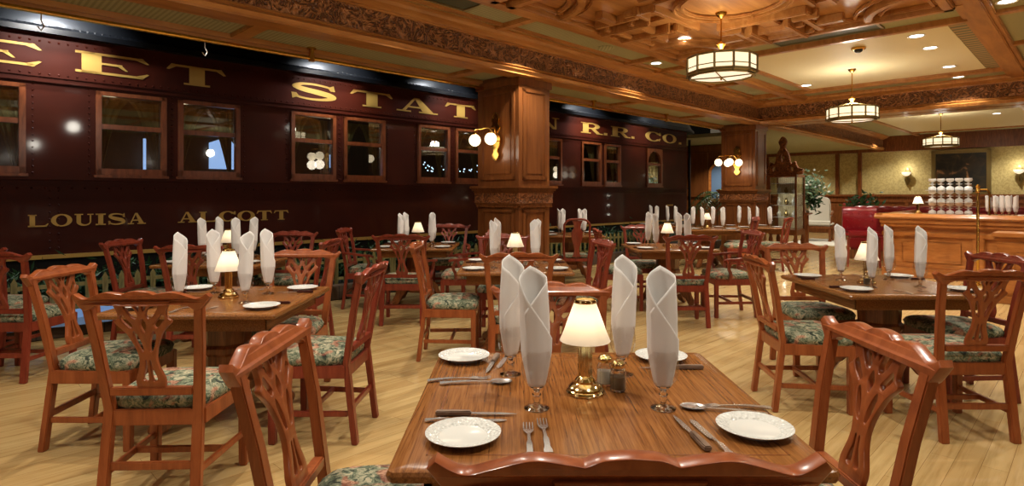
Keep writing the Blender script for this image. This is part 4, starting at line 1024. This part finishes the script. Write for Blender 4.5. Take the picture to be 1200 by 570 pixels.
lo = bpy.data.lights.new('lamp_bulb', 'POINT'); lo.energy = 1; lo.color = (1,.85,.65); lo.shadow_soft_size = .018; oo = bpy.data.objects.new('lamp_bulb', lo); COL.objects.link(oo); oo.location = uw(U0+.2, D0-.47, 1.09+.235)
for r in range(5):
    for c in range(2):
        x = uw(U0+.25+c*.18, D0-1.42-r*.085, 1.091)
        dup(GOB, x, 0, 'goblet on the bar in the %s row of napkins, %s from the brass post' % (['front','rear'][c], ['first','second','third','fourth','fifth'][r]), 'water goblets', scale=(.75,.75,.75))
        dup(NAPS[(r+c) % 4], x+Vector((0,0,.05)), r*.8+c, 'white napkin on the bar, %s row, %s from the brass post' % (['front','rear'][c], ['first','second','third','fourth','fifth'][r]), 'upright folded napkins', scale=(.8,.8,.62))
# brass service post
pt = pix(1147, 300, 1.1) if False else None
po = uw(U0-.25, D0-1.45)
po = Vector((546/690*9.2, 9.2, 0))
bp = B().lathe([(.05,0),(.05,.02),(.022,.03),(.02,.5),(.026,.51),(.02,.52),(.02,1.45),(.034,1.46),(.034,1.5),(.02,1.52),(.03,1.55),(.01,1.58)], 14)
bp.tube([(0,0,1.5),(.08,-.08,1.5),(.1,-.1,1.45),(.1,-.1,1.1)], .014, 8)
tag(bp.build('brass_post', 'brass', loc=po), 'tall brass rail post standing in front of the bar beside the napkins', 'post')
# lower service cabinet
cab = empty('service_cabinet', 'lower oak service cabinet with panelled door in front of the bar', 'cabinet', uw((6.34+7.7)/S2, (7.7-6.34)/S2), R45)
B().box(0, .5, -1.6, 0, .06, .86).build('cabinet_body', 'barwood', cab, bevel=.006)
B().box(-.05, .55, -1.65, .05, .86, .92).box(-.03, .53, -1.63, .03, .83, .86).build('cabinet_top', 'barwood', cab, bevel=.01)
B().box(-.03, .5, -1.62, .02, 0, .1).build('cabinet_plinth', 'barwood', cab, bevel=.006)
for k in range(2):
    dd = B().box(-.025, 0, -.74-k*.8, -.06-k*.8, .14, .8).build('door', 'barwood', cab, bevel=.006)
    B().box(-.04, -.024, -.62-k*.8, -.18-k*.8, .26, .68).build('door_panel', 'barwood', dd, bevel=.012)
# red leather chair and banquette
rc = empty('leather_bar_chair', 'high red leather button-back chair at the end of the bar', 'chair', (6.95, 11.7, 0), 2.75)
b = B()
for r_ in range(2):
    rings = []
b.loft([[(x*(.3), -.28-.08*math.cos(x*1.3)+dy, z) for x in [i/8-1 for i in range(17)]]+[(x*(.3), -.36-.08*math.cos(x*1.3), z) for x in [1-i/8 for i in range(17)]] for z, dy in ((.62,0),(.7,.02),(.9,.03),(1.08,.02),(1.15,0),(1.17,-.03))])
for i in range(5):
    for j in range(3): b.ball((-.22+i*.11, -.275, .76+j*.14), .014, 8, 5)
b.build('tufted_back', 'leather', rc, smooth=60)
B().box(-.3, .3, -.3, .28, .58, .7).build('leather_seat', 'leather', rc, bevel=.04)
for x in (-.26, .26):
    for y in (-.3, .22): B().bar([(x,y,.58),(x*1.05,y*1.08,0)], [.05,.035], [.05,.035]).build('leg', 'red_chair', rc, bevel=.004)
bq = empty('tufted_banquette', 'long red leather banquette with rolled top behind the bar', 'banquette', uw(15.2, 4.0), R45)
B().box(0, .18, -5, 0, 0, 1.12).build('back_frame', 'oak_dark', bq)
b = B(); rings = []
for k in range(121):
    y = -5*k/120; q = abs(math.sin(k*PI/6)); r = .085+.02*q
    rings.append([(-.02+r*math.cos(2*PI*a/12), y, 1.1+r*.75*math.sin(2*PI*a/12)) for a in range(12)])
b.loft(rings); b.box(-.1, 0, -5, 0, .5, 1.08); b.build('tufted_roll', 'leather', bq, smooth=60)
B().box(-.6, 0, -5, 0, .2, .5).build('leather_seat', 'leather', bq, bevel=.05)
B().box(-.55, 0, -5, 0, 0, .2).build('base', 'oak_dark', bq)

# back wall: painting and sconces
pw = empty('framed_painting', 'large dark figure painting in a wide gilt frame above the bar', 'painting', uw(23.97, 3.35, 2.2), R45)
def wallpt(px, py):
    t = (px-600)/690; Y = 24*S2/(1+t); X = t*Y; return X, Y, 1.41+(229-py)/690*Y
X1, Y1, zt = wallpt(1092, 177); X2, Y2, zt2 = wallpt(1162, 172); _, _, zb_ = wallpt(1130, 236)
d1, d2 = (Y1-X1)/S2, (Y2-X2)/S2; dm = (d1+d2)/2; hw = (d1-d2)/2
pw.location = uw(23.97, dm, 0)
B().box(-.02, 0, -hw+.1, hw-.1, 1.5, zt-.1).build('canvas', 'painting', pw)
B().box(-.08, 0, -hw, hw, 1.4, 1.52).box(-.08, 0, -hw, hw, zt-.12, zt).box(-.08, 0, -hw, -hw+.12, 1.4, zt).box(-.08, 0, hw-.12, hw, 1.4, zt).build('frame', 'old_brass', pw, bevel=.02)
for px, lb in ((1064, 'between wall trim and the dark painting'), (1195, 'past the bar-side edge of the painting')):
    X, Y, _ = wallpt(px, 200); dd = (Y-X)/S2
    s_ = empty('wall_sconce', 'brass wall sconce with upturned frosted bowl '+lb, 'wall light', uw(23.95, dd, 2.05), R45)
    B().prism(smoothpts([(0,-.3),(.08,-.15),(.05,0),(.09,.12),(0,.3),(-.09,.12),(-.05,0),(-.08,-.15)], 3, True), 0, .04).xf(Matrix.Rotation(PI/2, 4, 'Z')).build('back_plate', 'old_brass', s_, bevel=.008)
    B().tube(smoothpts([(-.02,0,-.1),(-.15,0,-.18),(-.22,0,-.08),(-.2,0,.02)], 4), .018, 8).build('arm', 'old_brass', s_)
    B().lathe([(.03,.02),(.09,.05),(.13,.1),(.14,.15),(.125,.15),(.08,.06)], 20, (-.2,0,0), caps=False).build('glass_bowl', 'pendant_lens', s_)
    l = bpy.data.lights.new('sconce_glow', 'POINT'); l.energy = 6; l.color = (1,.93,.78); l.shadow_soft_size = .05
    lo = bpy.data.objects.new('sconce_glow', l); COL.objects.link(lo); lo.location = uw(23.72, dd, 2.35)
# poinsettia-like plant behind banquette
pp = empty('potted_plant', 'potted leafy plant with red blooms before the wainscot', 'plant', uw(21.6, 5.5), 0)
B().lathe([(.14,0),(.18,.05),(.2,.8),(.22,.82),(.2,.84)], 16).build('stand', 'oak_dark', pp)
foliage('foliage', 'leaf', [((0,0,1.1),(.45,.45,.3))], 220, '', .05, .2, parent=pp)
foliage('blossom', 'redflower', [((0,0,1.15),(.4,.4,.25))], 30, '', .05, .12, parent=pp)['kind'] = 'stuff'

# display cabinet, urn of flowers, white armchair
dc = empty('display_cabinet', 'glass display cabinet with heavily carved crest beside the far column', 'cabinet', uw(15.45, 5.62), R45)
B().box(-.3, .3, -.34, .34, .42, .56).build('cabinet_base', 'oak_dark', dc, bevel=.01)
for x in (-.25, .25):
    for y in (-.3, .3): B().lathe([(.05,0),(.05,.06),(.03,.1),(.05,.2),(.055,.3),(.035,.38),(.05,.42)], 10, (x,y,0)).build('leg', 'oak_dark', dc)
b = B()
for x in (-.28, .28):
    for y in (-.32, .32): b.box(x-.02, x+.02, y-.02, y+.02, .56, 1.9)
b.box(-.3, .3, -.34, .34, 1.86, 1.92).build('frame', 'oak_dark', dc, bevel=.004)
B().box(-.285, -.28, -.3, .3, .57, 1.86).box(-.26, .26, -.325, -.32, .57, 1.86).build('glass_front', 'pane', dc)
B().box(.24, .25, -.3, .3, .57, 1.86).build('mirror_back', 'cream', dc)
for z in (.85, 1.15, 1.45, 1.7): B().box(-.24, .24, -.3, .3, z, z+.012).build('shelf', 'glassy', dc)
cr = smoothpts([(-.46,1.92),(-.48,2.05),(-.36,2.1),(-.3,2.25),(-.2,2.2),(-.14,2.45),(-.06,2.6),(-.1,2.75),(0,2.88),(.1,2.75),(.06,2.6),(.14,2.45),(.2,2.2),(.3,2.25),(.36,2.1),(.48,2.05),(.46,1.92)], 3)
flatcurve('carved_crest', cr, [smoothpts([(0,2.2),(.05,2.35),(0,2.5),(-.05,2.35)],2,True), smoothpts([(.22,2.0),(.26,2.08),(.18,2.12)],2,True), smoothpts([(-.22,2.0),(-.26,2.08),(-.18,2.12)],2,True)], .1, .015, 'carved_small', dc, lambda x, y, z: (-.24-y, x, z))
for z in (.8, 1.1, 1.4, 1.8):  # point lights added to brighten the cabinet inside, no fixtures
    l = bpy.data.lights.new('cabinet_fill', 'POINT'); l.energy = 2.5; l.color = (1,.93,.8); l.shadow_soft_size = .03
    lo = bpy.data.objects.new('cabinet_fill', l); COL.objects.link(lo); lo.location = uw(15.28, 5.62, z)
rn2 = random.Random(5); kk = 0
for z, zl in ((.862,'lowest'), (1.162,'second'), (1.462,'third')):
    for j in range(3):
        h = rn2.uniform(.1, .2); lp = [(.03,0),(.045,h*.3),(.05,h*.5),(.02,h*.8),(.03,h)]
        tag(B().lathe(lp, 12).build('vase', ['white','old_brass','pale_fabric'][j], loc=uw(15.42, 5.44+j*.18, z+.001)), '%s small vase on the %s cabinet shelf' % (['white','brassy','cream'][j], zl), 'vase')
fv = empty('flower_arrangement', 'urn of pale green and white flowers on a stand between cabinet and white armchair', 'flowers', (8.15, 16.3, 0), 0)
B().lathe([(.16,0),(.16,.05),(.06,.1),(.06,.85),(.16,.9),(.16,.93)], 16).build('stand', 'oak_dark', fv)
B().lathe([(.06,.93),(.09,.95),(.05,1.0),(.12,1.12),(.13,1.2),(.1,1.25),(.12,1.28)], 18).build('urn', 'pale_fabric', fv)
foliage('foliage', 'leaf2', [((0,0,1.6),(.42,.42,.36))], 420, '', .035, .16, parent=fv)
foliage('blossom', 'flower', [((0,0,1.65),(.4,.4,.34))], 160, '', .04, .09, parent=fv)
foliage('trailing_leaves', 'leaf', [((.1,-.2,1.25),(.25,.15,.3))], 120, '', .03, .2, parent=fv)
wa = empty('upholstered_armchair', 'tall-backed armchair in pale upholstery with dark carved frame by the wainscot', 'chair', (9.45, 18.2, .013), -.6)
B().prism(smoothpts([(-.3,.55),(-.33,.9),(-.3,1.25),(-.15,1.35),(0,1.38),(.15,1.35),(.3,1.25),(.33,.9),(.3,.55)], 3), .22, .36).build('padded_back', 'pale_fabric', wa, bevel=.03)
B().box(-.42, .42, -.42, .3, .45, .6).build('padded_seat', 'pale_fabric', wa, bevel=.05)
B().box(-.41, .41, -.4, .3, .38, .46).build('seat_rail', 'oak_dark', wa, bevel=.01)
for x in (-.37, .37):
    for y in (-.36, .28): B().lathe([(.05,0),(.04,.06),(.025,.12),(.05,.25),(.035,.38)], 10, (x,y,0)).build('leg', 'oak_dark', wa)
    B().tube(smoothpts([(x,.28,.9),(x*1.1,.0,.88),(x*1.15,-.3,.86),(x*1.1,-.38,.8)], 3), .035, 8).tube([(x*1.05,-.28,.46),(x*1.15,-.3,.86)], .025, 8).build('armrest', 'oak_dark', wa)
tag(B().box(-1.3, 1.3, -.8, .8, 0, .012).build('pale_rug', 'pale_fabric', loc=(9.4, 17.6, 0), rz=R45), 'pale rug under the upholstered armchair', 'rug')

# palm and arched picture past the end of the train
def palm(loc, h, s_, label, nfr=14):
    p = empty('potted_palm', label, 'plant', loc, 0)
    B().lathe([(.16,0),(.2,.3),(.22,.34),(.18,.34)], 16).build('pot', 'old_brass', p)
    B().tube([(0,0,.3),(.03,.02,h*.55),(0,0,h*.75)], .03, 8).build('stem', 'oak_dark', p)
    b = B(); rnd = random.Random(int(h*100))
    for k in range(nfr):
        a = 2*PI*k/nfr+rnd.uniform(-.2, .2); up = rnd.uniform(.2, 1.2); base = Vector((0,0,h*rnd.uniform(.5, .8)))
        pts = [base+Vector((math.cos(a)*s_*t, math.sin(a)*s_*t, s_*(up*t-1.1*t*t))) for t in [i/10 for i in range(11)]]
        b.tube(pts, .006, 4)
        for i in range(2, 11):
            for sd in (-1, 1):
                t = (pts[i]-pts[i-1]).normalized(); nrm = Vector((-math.sin(a), math.cos(a), 0))*sd
                tip = pts[i]+(nrm*.9+t*.7+Vector((0,0,-.35)))*s_*.28; w_ = t*.018
                b.add([pts[i]-w_, pts[i]+w_, tip, (pts[i]+tip)/2+Vector((0,0,.02))], [(0,1,3),(1,2,3),(2,0,3)])
    b.build('palm_fronds', 'palm', p, smooth=0, fix=False)
palm(uw(16.45, 7.95), 1.9, .8, 'tall green palm in front of the arched picture past the train end')
palm(uw(15.9, 7.0), 1.1, .6, 'shorter palm close to the far column and the last tables')
ap = empty('arched_picture', 'arched pale picture in a wooden frame on the far panelled wall', 'picture', uw(17.93, 8.55, 1.6), R45)
ar = [(-.3,-.3),(.3,-.3),(.3,.5)]+ell(0,.5,.3,.3,0,PI,16)[1:]
B().prism(ar, 0, .02).xf(Matrix.Rotation(PI/2, 4, 'Z')).build('canvas', 'stained', ap)
A = [(-.3,-.3)]+[(-.3,.5)]+ell(0,.5,.3,.3,PI,0,16)+[(.3,-.3),(-.3,-.3)]; C_ = [(-.38,-.38)]+[(-.38,.5)]+ell(0,.5,.38,.38,PI,0,16)+[(.38,-.38),(-.38,-.38)]
B().strip(A, C_, -.01, .05).xf(Matrix.Rotation(PI/2, 4, 'Z')).build('frame', 'barwood', ap)

# ------------------------------------------------------------------ world and colour
w = bpy.data.worlds.new('world'); sc.world = w; w.use_nodes = True
w.node_tree.nodes['Background'].inputs[0].default_value = (1, .8, .56, 1); w.node_tree.nodes['Background'].inputs[1].default_value = .1
sc.view_settings.view_transform = 'Standard'; sc.view_settings.look = 'None'; sc.view_settings.gamma = 1; sc.view_settings.use_curve_mapping = False
sc.view_settings.exposure = -0.03
sc.cycles.use_denoising = True; sc.cycles.max_bounces = 8; sc.cycles.transparent_max_bounces = 12; sc.cycles.sample_clamp_indirect = 4
